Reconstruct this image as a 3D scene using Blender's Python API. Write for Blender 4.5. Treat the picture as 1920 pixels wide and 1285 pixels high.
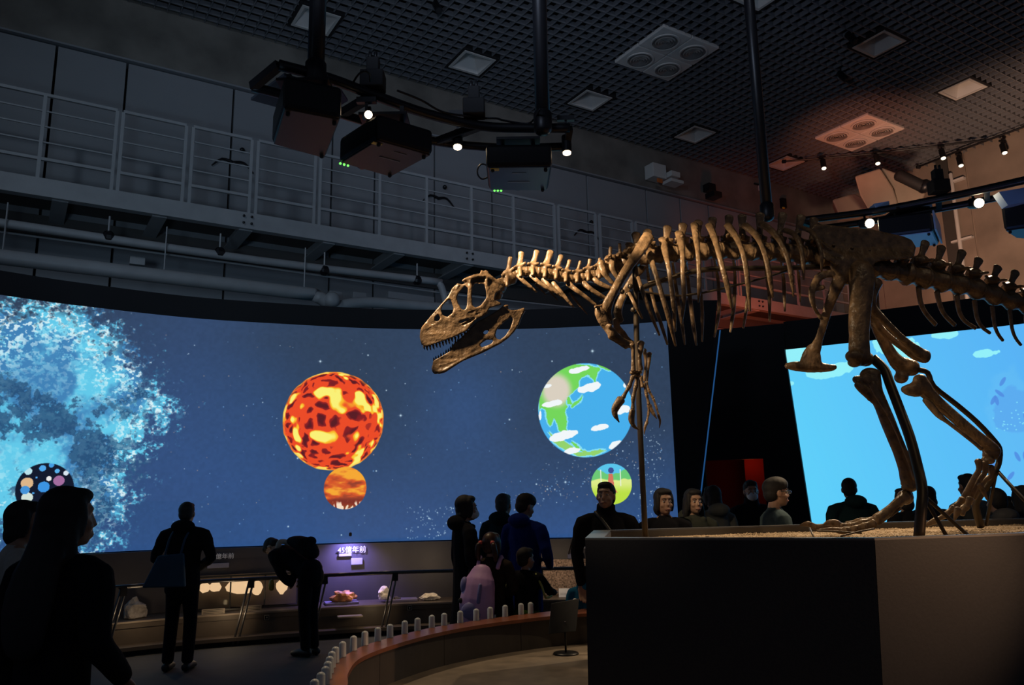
import bpy, bmesh, math, random
import numpy as np
from mathutils import Vector, Matrix, noise
random.seed(7); rng = np.random.default_rng(7)
for o in list(bpy.data.objects): bpy.data.objects.remove(o)
SC = bpy.context.scene; COL = SC.collection
R_ = math.radians

# ------------------------------------------------------------------ camera
CAM = Vector((0, 0, 1.6)); TILT = R_(11.24); ROLL = R_(1.1); FPX = 1500.0
FWD = Vector((0, math.cos(TILT), math.sin(TILT)))
_r0 = Vector((1, 0, 0)); _u0 = Vector((0, -math.sin(TILT), math.cos(TILT)))
UP = _u0 * math.cos(ROLL) + _r0 * math.sin(ROLL)
RT = _r0 * math.cos(ROLL) - _u0 * math.sin(ROLL)
cd = bpy.data.cameras.new('camera'); cam = bpy.data.objects.new('camera', cd); COL.objects.link(cam)
cd.sensor_width = 36; cd.lens = 36 * FPX / 1920; cd.clip_start = .05; cd.clip_end = 200
cam.matrix_world = Matrix(((RT.x, UP.x, -FWD.x, 0), (RT.y, UP.y, -FWD.y, 0), (RT.z, UP.z, -FWD.z, 1.6), (0, 0, 0, 1)))
SC.camera = cam
SC.view_settings.view_transform = 'Standard'; SC.view_settings.look = 'None'
SC.view_settings.exposure = 0.0; SC.view_settings.gamma = 1.0; SC.view_settings.use_curve_mapping = False
# ------------------------------------------------------------------ world (dim spill of the rest of the hall)
w = bpy.data.worlds.new('hall_dimness'); SC.world = w; w.use_nodes = True
w.node_tree.nodes['Background'].inputs[0].default_value = (.35, .42, .6, 1)
w.node_tree.nodes['Background'].inputs[1].default_value = .09
SC.cycles.max_bounces = 6; SC.cycles.use_denoising = True

def ray(px, py): return FWD + RT * ((px - 960) / FPX) + UP * ((642.5 - py) / FPX)
def at(px, py, Y):
    d = ray(px, py); return CAM + d * (Y / d.y)
def onz(px, py, z):
    d = ray(px, py); return CAM + d * ((z - 1.6) / d.z)
def onp(px, py, P, n):
    d = ray(px, py); return CAM + d * ((P - CAM).dot(n) / d.dot(n))
_d = ray(3400, 893); UU = Vector((_d.x, _d.y, 0)).normalized(); VV = Vector((-UU.y, UU.x, 0)); ZZ = Vector((0, 0, 1))
def uv(u, v, z): return UU * u + VV * v + ZZ * z
PR = at(470, 257, 11.8); VR = PR.dot(VV); VW = VR + 1.2            # railing plane and wall plane
CEIL = 9.75
UC = onp(1560, 383, uv(0, VW, 0), VV).dot(UU)                     # corner of the two walls

# ------------------------------------------------------------------ lights
def look(o, tgt):
    o.rotation_euler = (Vector(tgt) - o.location).to_track_quat('-Z', 'Y').to_euler()
def light(kind, name, loc, tgt, energy, color, size=.1, angle=60, blend=.4):
    l = bpy.data.lights.new(name, kind); l.energy = energy; l.color = color
    if kind == 'SPOT': l.spot_size = R_(angle); l.spot_blend = blend; l.shadow_soft_size = size
    elif kind == 'AREA': l.size = size
    else: l.shadow_soft_size = size
    o = bpy.data.objects.new(name, l); COL.objects.link(o); o.location = loc
    if tgt is not None: look(o, tgt)
    return o
WARM = (1, .74, .46); WARM2 = (1, .66, .38); RED = (1, .16, .06)
# rig lamps of the left ring truss aimed at the skeleton
light('SPOT', 'lamp_light', (-1.2, 4.85, 3.93), at(905, 590, 5.3), 360, WARM, .03, 38, .5)
light('SPOT', 'lamp_light', at(858, 292, 4.9), at(1110, 570, 5.6), 330, WARM, .04, 40, .7)
light('SPOT', 'lamp_light', at(1063, 306, 4.9), at(1330, 505, 5.65), 170, WARM, .04, 34, .7)
# lamps of the right truss, then unseen spots for plinth, raised floor and gravel
light('SPOT', 'lamp_light', at(1631, 430, 7.75), at(1560, 975, 6.0), 330, WARM, .04, 60, .6)
light('SPOT', 'lamp_light', at(1836, 394, 7.35), at(1790, 985, 5.9), 330, WARM, .04, 60, .6)
light('SPOT', 'lamp_light', (4.3, 3.3, 1.95), (2.5, 4.3, 1.22), 210, (1, .56, .3), .05, 34, 1.0)
light('SPOT', 'lamp_light', (-2.4, 8.3, 8.4), (-.1, 5.5, .45), 620, WARM, .06, 38, .9)
light('SPOT', 'lamp_light', (3.5, 2.6, 8.4), (2.3, 5.9, 1.3), 90, WARM, .05, 34, .7)
# unseen spots: red wash under the far walkway end, warm wash on right wall and ceiling, added cool fill
light('SPOT', 'red_wash', at(1500, 640, 15.5), uv(UC - 3.5, VR + .4, 6.0), 190, RED, .3, 110, .9)
light('SPOT', 'wall_wash', uv(UC - 6.0, VR - 5.5, 4.9), uv(UC, VR - 4.5, 7.4), 1250, (1, .6, .4), .3, 95, .9)
light('SPOT', 'ceiling_wash', uv(13.2, 8.6, 6.3), uv(15.8, 10.1, CEIL), 420, (1, .33, .18), .3, 48, 1.0)
light('SPOT', 'fill_light', (-5.5, 2.5, 8.8), (-4.2, 12.5, 6.6), 270, (.62, .8, 1), .4, 78, 1.0)
light('SPOT', 'fill_light', (2.0, 4.0, 8.9), (1.0, 16.5, 7.2), 230, (.72, .8, 1), .4, 60, 1.0)
light('SPOT', 'fill_light', (-3.2, 3.5, 3.2), (-2.4, 12.0, 5.9), 210, (.5, .75, 1), .4, 84, .9)
light('SPOT', 'fill_light', (-1.0, 3.0, 5.2), (1.2, 9.0, 9.7), 420, (.62, .75, 1), .4, 110, 1.0)

# ------------------------------------------------------------------ materials
MATS = {}
def mat(name, color, rough=.6, metal=0, var=0, scale=8, bump=0, emit=None, es=1, spec=None, detail=6):
    if name in MATS: return MATS[name]
    m = bpy.data.materials.new(name); m.use_nodes = True; nt = m.node_tree; b = nt.nodes['Principled BSDF']
    c = (*color, 1); b.inputs['Base Color'].default_value = c
    b.inputs['Roughness'].default_value = rough; b.inputs['Metallic'].default_value = metal
    if spec is not None: b.inputs['Specular IOR Level'].default_value = spec
    tc = nt.nodes.new('ShaderNodeTexCoord'); n = nt.nodes.new('ShaderNodeTexNoise')
    n.inputs['Scale'].default_value = scale; n.inputs['Detail'].default_value = detail
    nt.links.new(tc.outputs['Object'], n.inputs['Vector'])
    r = nt.nodes.new('ShaderNodeValToRGB')
    v = max(var, .04)
    r.color_ramp.elements[0].position = .3; r.color_ramp.elements[1].position = .7
    r.color_ramp.elements[0].color = tuple(x * (1 - v) for x in color) + (1,)
    r.color_ramp.elements[1].color = tuple(min(1, x * (1 + v)) for x in color) + (1,)
    nt.links.new(n.outputs['Fac'], r.inputs[0]); nt.links.new(r.outputs[0], b.inputs['Base Color'])
    if bump:
        bp = nt.nodes.new('ShaderNodeBump'); bp.inputs['Strength'].default_value = bump; bp.inputs['Distance'].default_value = .02
        nt.links.new(n.outputs['Fac'], bp.inputs['Height']); nt.links.new(bp.outputs[0], b.inputs['Normal'])
    if emit:
        b.inputs['Emission Color'].default_value = (*emit, 1); b.inputs['Emission Strength'].default_value = es
    MATS[name] = m; return m
def lin(r, g, b):
    f = lambda c: (c / 255 / 12.92) if c <= 10 else ((c / 255 + .055) / 1.055) ** 2.4
    return (f(r), f(g), f(b))

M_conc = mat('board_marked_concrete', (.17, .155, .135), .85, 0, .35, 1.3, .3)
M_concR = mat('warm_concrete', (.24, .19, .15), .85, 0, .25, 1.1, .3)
M_panel = mat('grey_wall_panel', (.25, .255, .27), .6, 0, .06, 1)
M_white = mat('painted_steel', (.36, .36, .37), .45, 0, .08, 4)
M_black = mat('matt_black', (.008, .008, .01), .75, 0, .1, 5)
M_blackm = mat('black_metal', (.012, .012, .015), .4, .3, .1, 9)
M_bulk = mat('black_bulkhead', (.006, .006, .009), .8, 0, .1, 3)
M_blade = mat('grille_grey', (.16, .165, .18), .55, 0, .05, 3)
M_void = mat('plenum_black', (.008, .008, .01), .9, 0, .1, 2)
M_floor = mat('dark_floor', (.05, .052, .058), .8, 0, .2, 2.5, .05)
M_fix = mat('white_enamel', (.6, .58, .55), .45, 0, .03, 3)
M_bone = mat('fossil_bone', (.165, .104, .055), .36, 0, .5, 16, .9)
M_tooth = mat('fossil_tooth', (.09, .055, .03), .3, 0, .3, 30)
M_arm = mat('bronze_steel', (.06, .045, .03), .45, .5, .1, 9)
M_tub = mat('dark_blue_tub', (.030, .032, .038), .5, 0, .06, 60, .03, spec=.2)
M_tubin = mat('tub_lining', (.07, .06, .05), .6, 0, .1, 8)
M_gravel = mat('tan_gravel', (.30, .215, .13), .9, 0, .5, 60, .6)

# ------------------------------------------------------------------ mesh builder
class G:
    def __init__(s): s.v = []; s.f = []
    def add(s, vs, fs):
        k = len(s.v); s.v += [tuple(p) for p in vs]; s.f += [tuple(i + k for i in f) for f in fs]; return s
    def box(s, c, size, X=Vector((1, 0, 0)), Y=Vector((0, 1, 0)), Z=None):
        X = Vector(X).normalized(); Y = Vector(Y); Y = (Y - X * X.dot(Y)).normalized(); Z = X.cross(Y) if Z is None else Z
        a, b, d = (q / 2 for q in size); c = Vector(c)
        vs = [c + X * (i * a) + Y * (j * b) + Z * (k * d) for i in (-1, 1) for j in (-1, 1) for k in (-1, 1)]
        return s.add(vs, [(0, 1, 3, 2), (4, 6, 7, 5), (0, 4, 5, 1), (2, 3, 7, 6), (0, 2, 6, 4), (1, 5, 7, 3)])
    def bar(s, a, b, wd, h, up=ZZ):
        a = Vector(a); b = Vector(b); d = b - a; X = d.normalized(); Y = up.cross(X)
        if Y.length < 1e-4: Y = Vector((1, 0, 0)).cross(X)
        Y.normalize(); Z = X.cross(Y)
        return s.box((a + b) / 2, (d.length, wd, h), X, Y, Z)
    def sweep(s, P, ra, rb=None, D=None, n=10, sub=3, round_=True):
        P = [Vector(p) for p in P]; m = len(P)
        ra = list(ra) if hasattr(ra, '__len__') else [ra] * m
        rb = ra if rb is None else (list(rb) if hasattr(rb, '__len__') else [rb] * m)
        Q = []; A = []; B = []
        if sub > 1 and m > 2:
            for i in range(m - 1):
                p0 = P[max(i - 1, 0)]; p1 = P[i]; p2 = P[i + 1]; p3 = P[min(i + 2, m - 1)]
                for k in range(sub):
                    t = k / sub
                    Q.append(.5 * ((2 * p1) + (p2 - p0) * t + (2 * p0 - 5 * p1 + 4 * p2 - p3) * t * t + (3 * p1 - p0 - 3 * p2 + p3) * t ** 3))
                    t2 = t * t * (3 - 2 * t)
                    A.append(ra[i] * (1 - t2) + ra[i + 1] * t2); B.append(rb[i] * (1 - t2) + rb[i + 1] * t2)
            Q.append(P[-1]); A.append(ra[-1]); B.append(rb[-1])
        else: Q, A, B = P, ra, rb
        if round_:
            t0 = (Q[0] - Q[1]).normalized(); t1 = (Q[-1] - Q[-2]).normalized()
            Q = [Q[0] + t0 * A[0] * .55, Q[0] + t0 * A[0] * .35] + Q + [Q[-1] + t1 * A[-1] * .35, Q[-1] + t1 * A[-1] * .55]
            A = [A[0] * .35, A[0] * .75] + A + [A[-1] * .75, A[-1] * .35]; B = [B[0] * .35, B[0] * .75] + B + [B[-1] * .75, B[-1] * .35]
        D0 = Vector(D) if D is not None else None
        rings = []; prev = None
        for i, q in enumerate(Q):
            T = (Q[min(i + 1, len(Q) - 1)] - Q[max(i - 1, 0)])
            T = T.normalized() if T.length > 1e-9 else Vector((0, 0, 1))
            if D0 is not None: N = D0 - T * T.dot(D0)
            elif prev is not None: N = prev - T * T.dot(prev)
            else: N = (ZZ if abs(T.z) < .9 else Vector((1, 0, 0))); N = N - T * T.dot(N)
            if N.length < 1e-6: N = Vector((1, 0, 0))
            N.normalize(); prev = N; S = T.cross(N)
            rings.append([q + S * (A[i] * math.cos(2 * math.pi * k / n)) + N * (B[i] * math.sin(2 * math.pi * k / n)) for k in range(n)])
        vs = [p for r in rings for p in r]; fs = []
        for i in range(len(rings) - 1):
            for k in range(n):
                k2 = (k + 1) % n; fs.append((i * n + k, i * n + k2, (i + 1) * n + k2, (i + 1) * n + k))
        fs.append(tuple(range(n - 1, -1, -1))); L = (len(rings) - 1) * n; fs.append(tuple(range(L, L + n)))
        return s.add(vs, fs)
    def ell(s, c, r, rot=None, n=12, m=8):
        c = Vector(c); r = (r, r, r) if not hasattr(r, '__len__') else r; vs = []; fs = []
        M = rot or Matrix.Identity(3)
        vs.append(c + M @ Vector((0, 0, r[2])))
        for j in range(1, m):
            t = math.pi * j / m
            for k in range(n):
                a = 2 * math.pi * k / n
                vs.append(c + M @ Vector((r[0] * math.sin(t) * math.cos(a), r[1] * math.sin(t) * math.sin(a), r[2] * math.cos(t))))
        vs.append(c + M @ Vector((0, 0, -r[2])))
        for k in range(n): fs.append((0, 1 + k, 1 + (k + 1) % n))
        for j in range(m - 2):
            for k in range(n):
                a = 1 + j * n + k; b = 1 + j * n + (k + 1) % n; fs.append((a, a + n, b + n, b))
        L = len(vs) - 1
        for k in range(n): fs.append((L, L - n + (k + 1) % n, L - n + k))
        return s.add(vs, fs)
    def prism(s, poly, off):          # poly: list of 3D points, extruded by vector off
        poly = [Vector(p) for p in poly]; n = len(poly); off = Vector(off)
        vs = poly + [p + off for p in poly]
        fs = [tuple(range(n - 1, -1, -1)), tuple(range(n, 2 * n))] + [(i, (i + 1) % n, n + (i + 1) % n, n + i) for i in range(n)]
        return s.add(vs, fs)
    def ribbon(s, plan, z0, z1, th, inward):   # vertical wall along a plan polyline
        n = len(plan); vs = []
        for p, q in zip(plan, inward):
            for z in (z0, z1):
                vs.append((p[0], p[1], z)); vs.append((p[0] + q[0] * th, p[1] + q[1] * th, z))
        fs = []
        for i in range(n - 1):
            a = 4 * i; b = a + 4
            fs += [(a, b, b + 2, a + 2), (a + 1, a + 3, b + 3, b + 1), (a + 2, b + 2, b + 3, a + 3), (a, a + 1, b + 1, b)]
        fs += [(0, 2, 3, 1), (4 * n - 4, 4 * n - 3, 4 * n - 1, 4 * n - 2)]
        return s.add(vs, fs)
def obj(name, g, m, parent=None, smooth=False, bevel=0, remesh=0, sm=3, loc=None):
    me = bpy.data.meshes.new(name)
    if isinstance(g, G):
        V = g.v
        me.from_pydata(V, [], g.f)
        bm = bmesh.new(); bm.from_mesh(me); bmesh.ops.recalc_face_normals(bm, faces=bm.faces[:]); bm.to_mesh(me); bm.free()
    o = bpy.data.objects.new(name, me); COL.objects.link(o)
    if remesh:
        md = o.modifiers.new('r', 'REMESH'); md.mode = 'VOXEL'; md.voxel_size = remesh
        if sm: s_ = o.modifiers.new('s', 'SMOOTH'); s_.factor = .5; s_.iterations = sm
    elif bevel:
        b = o.modifiers.new('b', 'BEVEL'); b.width = bevel; b.segments = 2; b.limit_method = 'ANGLE'
    if o.modifiers:
        dg = bpy.context.evaluated_depsgraph_get(); e = o.evaluated_get(dg)
        nm = bpy.data.meshes.new_from_object(e); o.modifiers.clear(); o.data = nm; bpy.data.meshes.remove(me); me = nm; me.name = name
    me.materials.clear(); me.materials.append(m)
    if smooth or remesh:
        me.polygons.foreach_set('use_smooth', [True] * len(me.polygons))
    # origin at the middle of the base so that each piece is its own object in space
    n = len(me.vertices); co = np.empty(n * 3); me.vertices.foreach_get('co', co); co = co.reshape(-1, 3)
    c = (co.min(0) + co.max(0)) / 2; c[2] = co[:, 2].min(); co -= c
    me.vertices.foreach_set('co', co.ravel()); me.update(); o.location = Vector(c)
    if parent is not None:
        o.parent = parent; o.location = Vector(c) - world_loc(parent)
    return o
def world_loc(o):
    l = Vector(o.location)
    while o.parent is not None: o = o.parent; l = l + Vector(o.location)
    return l
def tag(o, label=None, cat=None, group=None, kind=None):
    if label: o['label'] = label
    if cat: o['category'] = cat
    if group: o['group'] = group
    if kind: o['kind'] = kind
    return o
def thing(name, loc, label, cat, group=None):
    o = bpy.data.objects.new(name, None); COL.objects.link(o); o.location = Vector(loc); o.empty_display_size = .1
    return tag(o, label, cat, group)
def struct(name, g, m, **k): return tag(obj(name, g, m, **k), kind='structure')
def link_part(name, me, loc, parent, rot=None, scale=None):
    o = bpy.data.objects.new(name, me); COL.objects.link(o); o.parent = parent
    o.location = Vector(loc) - world_loc(parent)
    if rot is not None: o.rotation_euler = rot
    if scale is not None: o.scale = scale
    return o
def text(name, body, size, origin, X, Z, m, parent, depth=.004):
    c = bpy.data.curves.new(name, 'FONT'); c.body = body; c.size = size; c.extrude = depth; c.align_x = 'LEFT'
    t = bpy.data.objects.new(name, c); COL.objects.link(t)
    dg = bpy.context.evaluated_depsgraph_get(); me = bpy.data.meshes.new_from_object(t.evaluated_get(dg)); bpy.data.objects.remove(t)
    X = Vector(X).normalized(); Z = Vector(Z).normalized(); N = X.cross(Z)
    g = G(); g.v = [tuple(Vector(origin) + X * v.co.x + Z * v.co.y + N * v.co.z) for v in me.vertices]; g.f = [tuple(p.vertices) for p in me.polygons]
    return obj(name, g, m, parent)
# ================================================================== STRUCTURE
g = G(); g.box((2, 10, -.05), (44, 44, .1)); struct('floor', g, M_floor)
# back wall (parallel to the walkway): concrete above, grey panels, black below
A0, A1 = 8.75, CEIL + .8
U0 = -9
bw = struct('wall_back', G().box(uv((U0 + UC) / 2, VW + .3, 4.9), (UC - U0 + 1, .3, 10.9), UU, VV), M_black)
obj('concrete_band', G().box(uv((U0 + UC) / 2, VW + .03, (A0 + A1) / 2), (UC - U0, .3, A1 - A0), UU, VV), M_conc, bw)
obj('ledge', G().box(uv((U0 + UC) / 2, VW - .0, A0 - .02), (UC - U0, .3, .03), UU, VV), M_panel, bw)
pu = [onp(x, y, uv(0, VW, 0), VV).dot(UU) for x, y in ((-160, 120), (106, 100), (238, 130), (437, 180), (620, 330), (700, 350), (812, 390), (920, 400), (1098, 380), (1208, 380), (1272, 400), (1326, 420))]
pu = [-9] + pu + [UC]
for a, b in zip(pu[:-1], pu[1:]):
    obj('wall_panel', G().box(uv((a + b) / 2, VW, (4.9 + A0 - .05) / 2), (b - a - .035, .14, A0 - .05 - 4.9), UU, VV), M_panel, bw, bevel=.006)
for x, y in ((115, 0),):
    pass
# hooks on the panels
for x, y in ((437, 305), (822, 372), (1100, 436)):
    p = onp(x, y, uv(0, VW - .1, 0), VV); k = thing('wall_hook', p, 'dark %s on the grey back wall, %s' % ('twin hook', {437: 'furthest left, seen through railing', 822: 'seen through railing below right projector', 1100: 'nearest the skeleton neck'}[x]), 'hook')
    for s in (-1, 1):
        obj('arm', G().sweep([p, p + UU * s * .18 + ZZ * .03, p + UU * s * .34 - ZZ * .12], [.03, .02, .012], n=6), M_blackm, k, smooth=True)
    obj('knob', G().ell(p + UU * .14 + ZZ * .26, .045, n=8, m=6), M_blackm, k, smooth=True)
# right wall
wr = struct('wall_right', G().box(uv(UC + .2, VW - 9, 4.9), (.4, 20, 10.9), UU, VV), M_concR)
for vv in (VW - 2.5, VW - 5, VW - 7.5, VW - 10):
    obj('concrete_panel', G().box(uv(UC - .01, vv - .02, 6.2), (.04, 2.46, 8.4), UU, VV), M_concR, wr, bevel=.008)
# dark groove + pipe on the right wall
pg = onp(1780, 400, uv(UC, 0, 0), UU); obj('groove_strip', G().box(uv(UC - .04, pg.dot(VV), 6.8), (.06, .28, 6.4), UU, VV), mat('groove', (.05, .045, .04), .8), wr)
pp = onp(1790, 400, uv(UC, 0, 0), UU); k = thing('conduit_pipe', uv(UC - .12, pp.dot(VV) - .1, 4), 'thin pale vertical pipe clipped to the concrete wall at right', 'pipe')
obj('pipe', G().sweep([uv(UC - .14, pp.dot(VV) - .1, 4), uv(UC - .14, pp.dot(VV) - .1, 9.3)], .05, n=8, sub=1), M_fix, k, smooth=True)
for z in (7.6, 9.1): obj('clip', G().box(uv(UC - .1, pp.dot(VV) - .15, z), (.12, .5, .05), UU, VV), M_fix, k)

# ---------------- ceiling: black plenum + grille blades
UL, UH, VL, VH = -1.0, UC, -3.0, VW - .15
ceil = struct('ceiling', G().box(uv((UL + UH) / 2 - 2, (VL + VH) / 2, CEIL + .55), (UH - UL + 8, VH - VL + 4, .1), UU, VV), M_void)
PIT = .2
def cpt(px, py): P = onz(px, py, CEIL); return P.dot(UU), P.dot(VV)
FIX = [(592, 38), (885, 118), (1106, 188), (1303, 252), (1472, 306), (1425, -12), (1648, 82), (1805, 167)]
FIX = [cpt(*p) for p in FIX]
ACU = [((8.34 + 9.63) / 2 * 1.0867, 9.15 * 1.0867), (14.63 * 1.0867, 9.37 * 1.0867)]
rects = [(u - .38, u + .38, v - .38, v + .38) for u, v in FIX] + [(u - .62, u + .62, v - .62, v + .62) for u, v in ACU]
def segs(lo, hi, cuts):
    out = []; x = lo
    for a, b in sorted(cuts):
        if a > x: out.append((x, a))
        x = max(x, b)
    if x < hi: out.append((x, hi))
    return out
unit = G().box((0, 0, 0), (1, 1, 1)); bo = obj('grille_blade', unit, M_blade); ume = bo.data; bpy.data.objects.remove(bo)
ang = math.atan2(UU.y, UU.x); NB = 0; extra = G()
def blade(c, lu, lv):
    global NB
    NB += 1
    if NB <= 290: link_part('grille_blade', ume, c - ZZ * .045, ceil, (0, 0, ang), (lu, lv, .09))
    else: extra.box(c, (lu, lv, .09), UU, VV)
v = VH - .1
while v > VL:
    for a, b in segs(UL, UH, [(r[0], r[1]) for r in rects if r[2] < v < r[3]]): blade(uv((a + b) / 2, v, CEIL + .045), b - a, .018)
    v -= PIT
u = UL
while u < UH:
    for a, b in segs(VL, VH, [(r[2], r[3]) for r in rects if r[0] < u < r[1]]): blade(uv(u, (a + b) / 2, CEIL + .045), .018, b - a)
    u += PIT
if extra.v: tag(obj('grille_rest', extra, M_blade, ceil), kind='stuff')
# recessed light troffers
FN = ['half hidden behind the left truss pole', 'between the two left truss poles', 'right of the middle truss pole', 'below the grey air unit',
      'next to the right truss pole', 'cut by the top edge beside the right pole', 'at upper right, larger', 'furthest right']
for (u, v), nm in zip(FIX, FN):
    k = thing('recessed_ceiling_light', uv(u, v, CEIL), 'unlit white square recessed ceiling light, %s' % nm, 'ceiling light', 'recessed square ceiling lights')
    g = G(); h = .33; fr = .05
    for s in (-1, 1):
        g.box(uv(u + s * (h - fr / 2), v, CEIL + .03), (fr, 2 * h, .1), UU, VV); g.box(uv(u, v + s * (h - fr / 2), CEIL + .03), (2 * h - 2 * fr, fr, .1), UU, VV)
    obj('frame', g, M_fix, k)
    g = G()
    for s in (-1, 1): g.box(uv(u + s * (h + .03), v, CEIL + .05), (.05, 2 * h + .11, .12), UU, VV); g.box(uv(u, v + s * (h + .03), CEIL + .05), (2 * h, .05, .12), UU, VV)
    obj('dark_collar', g, M_void, k)
    g = G(); a = h - fr; b_ = .1; zt = CEIL + .26
    lo = [uv(u + i * a, v + j * a, CEIL + .0) for i, j in ((-1, -1), (1, -1), (1, 1), (-1, 1))]; hi = [uv(u + i * b_, v + j * b_, zt) for i, j in ((-1, -1), (1, -1), (1, 1), (-1, 1))]
    g.add(lo + hi, [(i, (i + 1) % 4, 4 + (i + 1) % 4, 4 + i) for i in range(4)] + [(4, 5, 6, 7)])
    obj('reflector', g, M_fix, k)
    obj('lamp_socket', G().box(uv(u, v, zt - .03), (.12, .12, .04), UU, VV), mat('dull_brass', (.12, .08, .05), .5), k)
# air units with four round diffusers
for (u, v), nm in zip(ACU, ('large grey ceiling air unit with four round grilles, top centre', 'ceiling air unit with four round grilles lit red, at right')):
    k = thing('ceiling_air_unit', uv(u, v, CEIL - .05), nm, 'air diffuser', 'ceiling air units')
    for i in (-1, 1):
        for j in (-1, 1):
            cu, cv = u + i * .345, v + j * .345
            p = obj('tile', G().box(uv(cu, cv, CEIL - .01), (.672, .672, .07), UU, VV), M_fix, k, bevel=.015)
            g = G(); c = uv(cu, cv, CEIL - .055)
            for r0, r1 in ((.235, .265),):
                ring = []
                for q in range(28):
                    t = 2 * math.pi * q / 28; ring.append((c + UU * r0 * math.cos(t) + VV * r0 * math.sin(t), c + UU * r1 * math.cos(t) + VV * r1 * math.sin(t)))
                vs = [p_ for a_ in ring for p_ in (a_[0], a_[1], a_[0] - ZZ * .02, a_[1] - ZZ * .02)]
                fs = []
                for q in range(28):
                    a = 4 * q; b = 4 * ((q + 1) % 28)
                    fs += [(a + 2, a + 3, b + 3, b + 2), (a, b, b + 2, a + 2), (a + 1, a + 3, b + 3, b + 1)]
                g.add(vs, fs)
            obj('rim', g, M_fix, p)
            g = G()
            for rr in (.22, .17, .12, .07, .03):
                ring = [c + UU * rr * math.cos(2 * math.pi * q / 24) + VV * rr * math.sin(2 * math.pi * q / 24) - ZZ * (.012 + .02 * (rr < .2)) for q in range(24)]
                ring += [c + UU * (rr - .035) * math.cos(2 * math.pi * q / 24) + VV * (rr - .035) * math.sin(2 * math.pi * q / 24) - ZZ * .004 for q in range(24)]
                g.add(ring, [(q, (q + 1) % 24, 24 + (q + 1) % 24, 24 + q) for q in range(24)])
            obj('grille', g, mat('grille_dark', (.16, .15, .145), .5), p)

# ---------------- walkway
wk = thing('walkway', uv(0, VR, 5.8), 'grey steel maintenance walkway running along the back wall', 'walkway')
ZD, ZB = 6.08, 5.83
obj('edge_beam', G().box(uv((U0 + UC) / 2, VR, (ZD + ZB) / 2), (UC - U0, .06, ZD - ZB), UU, VV), M_white, wk)
obj('beam_flange', G().box(uv((U0 + UC) / 2, VR + .03, ZB), (UC - U0, .14, .025), UU, VV), M_white, wk)
obj('deck_plate', G().box(uv((U0 + UC) / 2, VR + .6, ZD - .05), (UC - U0, 1.14, .03), UU, VV), mat('deck_dark', (.10, .09, .085), .7), wk)
obj('wall_beam', G().box(uv((U0 + UC) / 2, VW - .1, 5.75), (UC - U0, .08, .3), UU, VV), mat('deck_dark', (.1,)*3), wk)
ju = [onp(x, y, uv(0, VR, 0), VV).dot(UU) for x, y in ((113, 376), (300, 403), (462, 426), (618, 450), (750, 470), (880, 493), (985, 508), (1085, 522), (1190, 540), (1420, 575), (1560, 592))]
for x in ju:
    obj('joist', G().box(uv(x, VR + .6, (ZD + ZB) / 2 - .03), (.03, 1.14, .2), UU, VV).box(uv(x, VR + .6, ZB - .02), (.2, 1.14, .02), UU, VV), M_white, wk)
bolt = obj('bolt', G().sweep([(0, 0, 0), (0, 0, .02)], .02, n=6, sub=1), M_blackm); bme = bolt.data; bpy.data.objects.remove(bolt)
for x, y in ((464, 412), (880, 480), (1426, 571)):
    c = onp(x, y, uv(0, VR - .035, 0), VV).dot(UU)
    for i in (-1, 1):
        for j in (-1, 1): link_part('bolt', bme, uv(c + i * .06, VR - .035, (ZD + ZB) / 2 + j * .055), wk, (math.pi / 2, 0, ang))
# railing
rl = thing('railing', uv(0, VR, ZD), 'grey steel railing with thin horizontal bars along the walkway edge', 'railing')
posts = [(-5.2, 0), (-3.3, 0), (-1.5, 0), (0, 0), (.91, 1), (.99, 2), (1.86, 1), (1.96, 2), (2.84, 1), (2.94, 2), (3.87, 1), (3.96, 2), (5.01, 0), (5.9, 0), (6.81, 0), (7.72, 0), (8.67, 1), (8.77, 2), (9.69, 1), (9.8, 2), (10.66, 1), (10.76, 2), (11.7, 0), (12.7, 0), (13.7, 1), (13.8, 2), (14.8, 0), (15.8, 0), (16.8, 0), (17.8, 0)]
posts = [p for p in posts if p[0] < UC]
pc = obj('post', G().box((0, 0, .61), (.045, .045, 1.22)), M_white); pme = pc.data; bpy.data.objects.remove(pc)
for x, t in posts: link_part('post', pme, uv(x, VR, ZD), rl, (0, 0, ang))
rc = obj('rail', G().box((0, 0, 0), (1, .035, .035)), M_white); rme = rc.data; bpy.data.objects.remove(rc)
for (a, t), (b, t2) in zip(posts[:-1], posts[1:]):
    if t == 1 and t2 == 2: continue
    for i, z in enumerate((7.31, 7.08, 6.85, 6.62, 6.36)):
        s = 1.2 if i in (0, 4) else .55
        link_part('rail', rme, uv((a + b) / 2, VR, z - .0175), rl, (0, 0, ang), (b - a, s, s))

# ---------------- pipes under the walkway
def wallpts(pts, off): return [onp(x, y, uv(0, VR + off, 0), VV) for x, y in pts]
k = thing('sprinkler_pipe', wallpts([(0, 418)], .05)[0], 'upper slim grey pipe under the walkway that bends down near the skull', 'pipe')
P = wallpts([(-200, 390), (0, 418), (480, 488), (800, 526), (822, 531), (830, 545), (838, 575)], -.1)
obj('pipe', G().sweep(P[:4] + P[4:], .062, n=10, sub=3), M_white, k, smooth=True)
for x, y in ((203, 444), (412, 474), (608, 507), (782, 526)):
    p = wallpts([(x, y)], -.1)[0]; obj('clamp', G().sweep([p - UU * .03, p + UU * .03], .085, n=10, sub=1), M_blackm, k); obj('hanger', G().bar(p, p + ZZ * .3, .02, .02), M_white, k)
k = thing('conduit', wallpts([(0, 435)], .1)[0], 'thin cable conduit below the upper pipe', 'pipe')
P = wallpts([(-200, 411), (0, 435), (480, 500), (845, 552), (1100, 580)], .05)
obj('tube', G().sweep(P, .018, n=6, sub=1), M_white, k, smooth=True)
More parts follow.
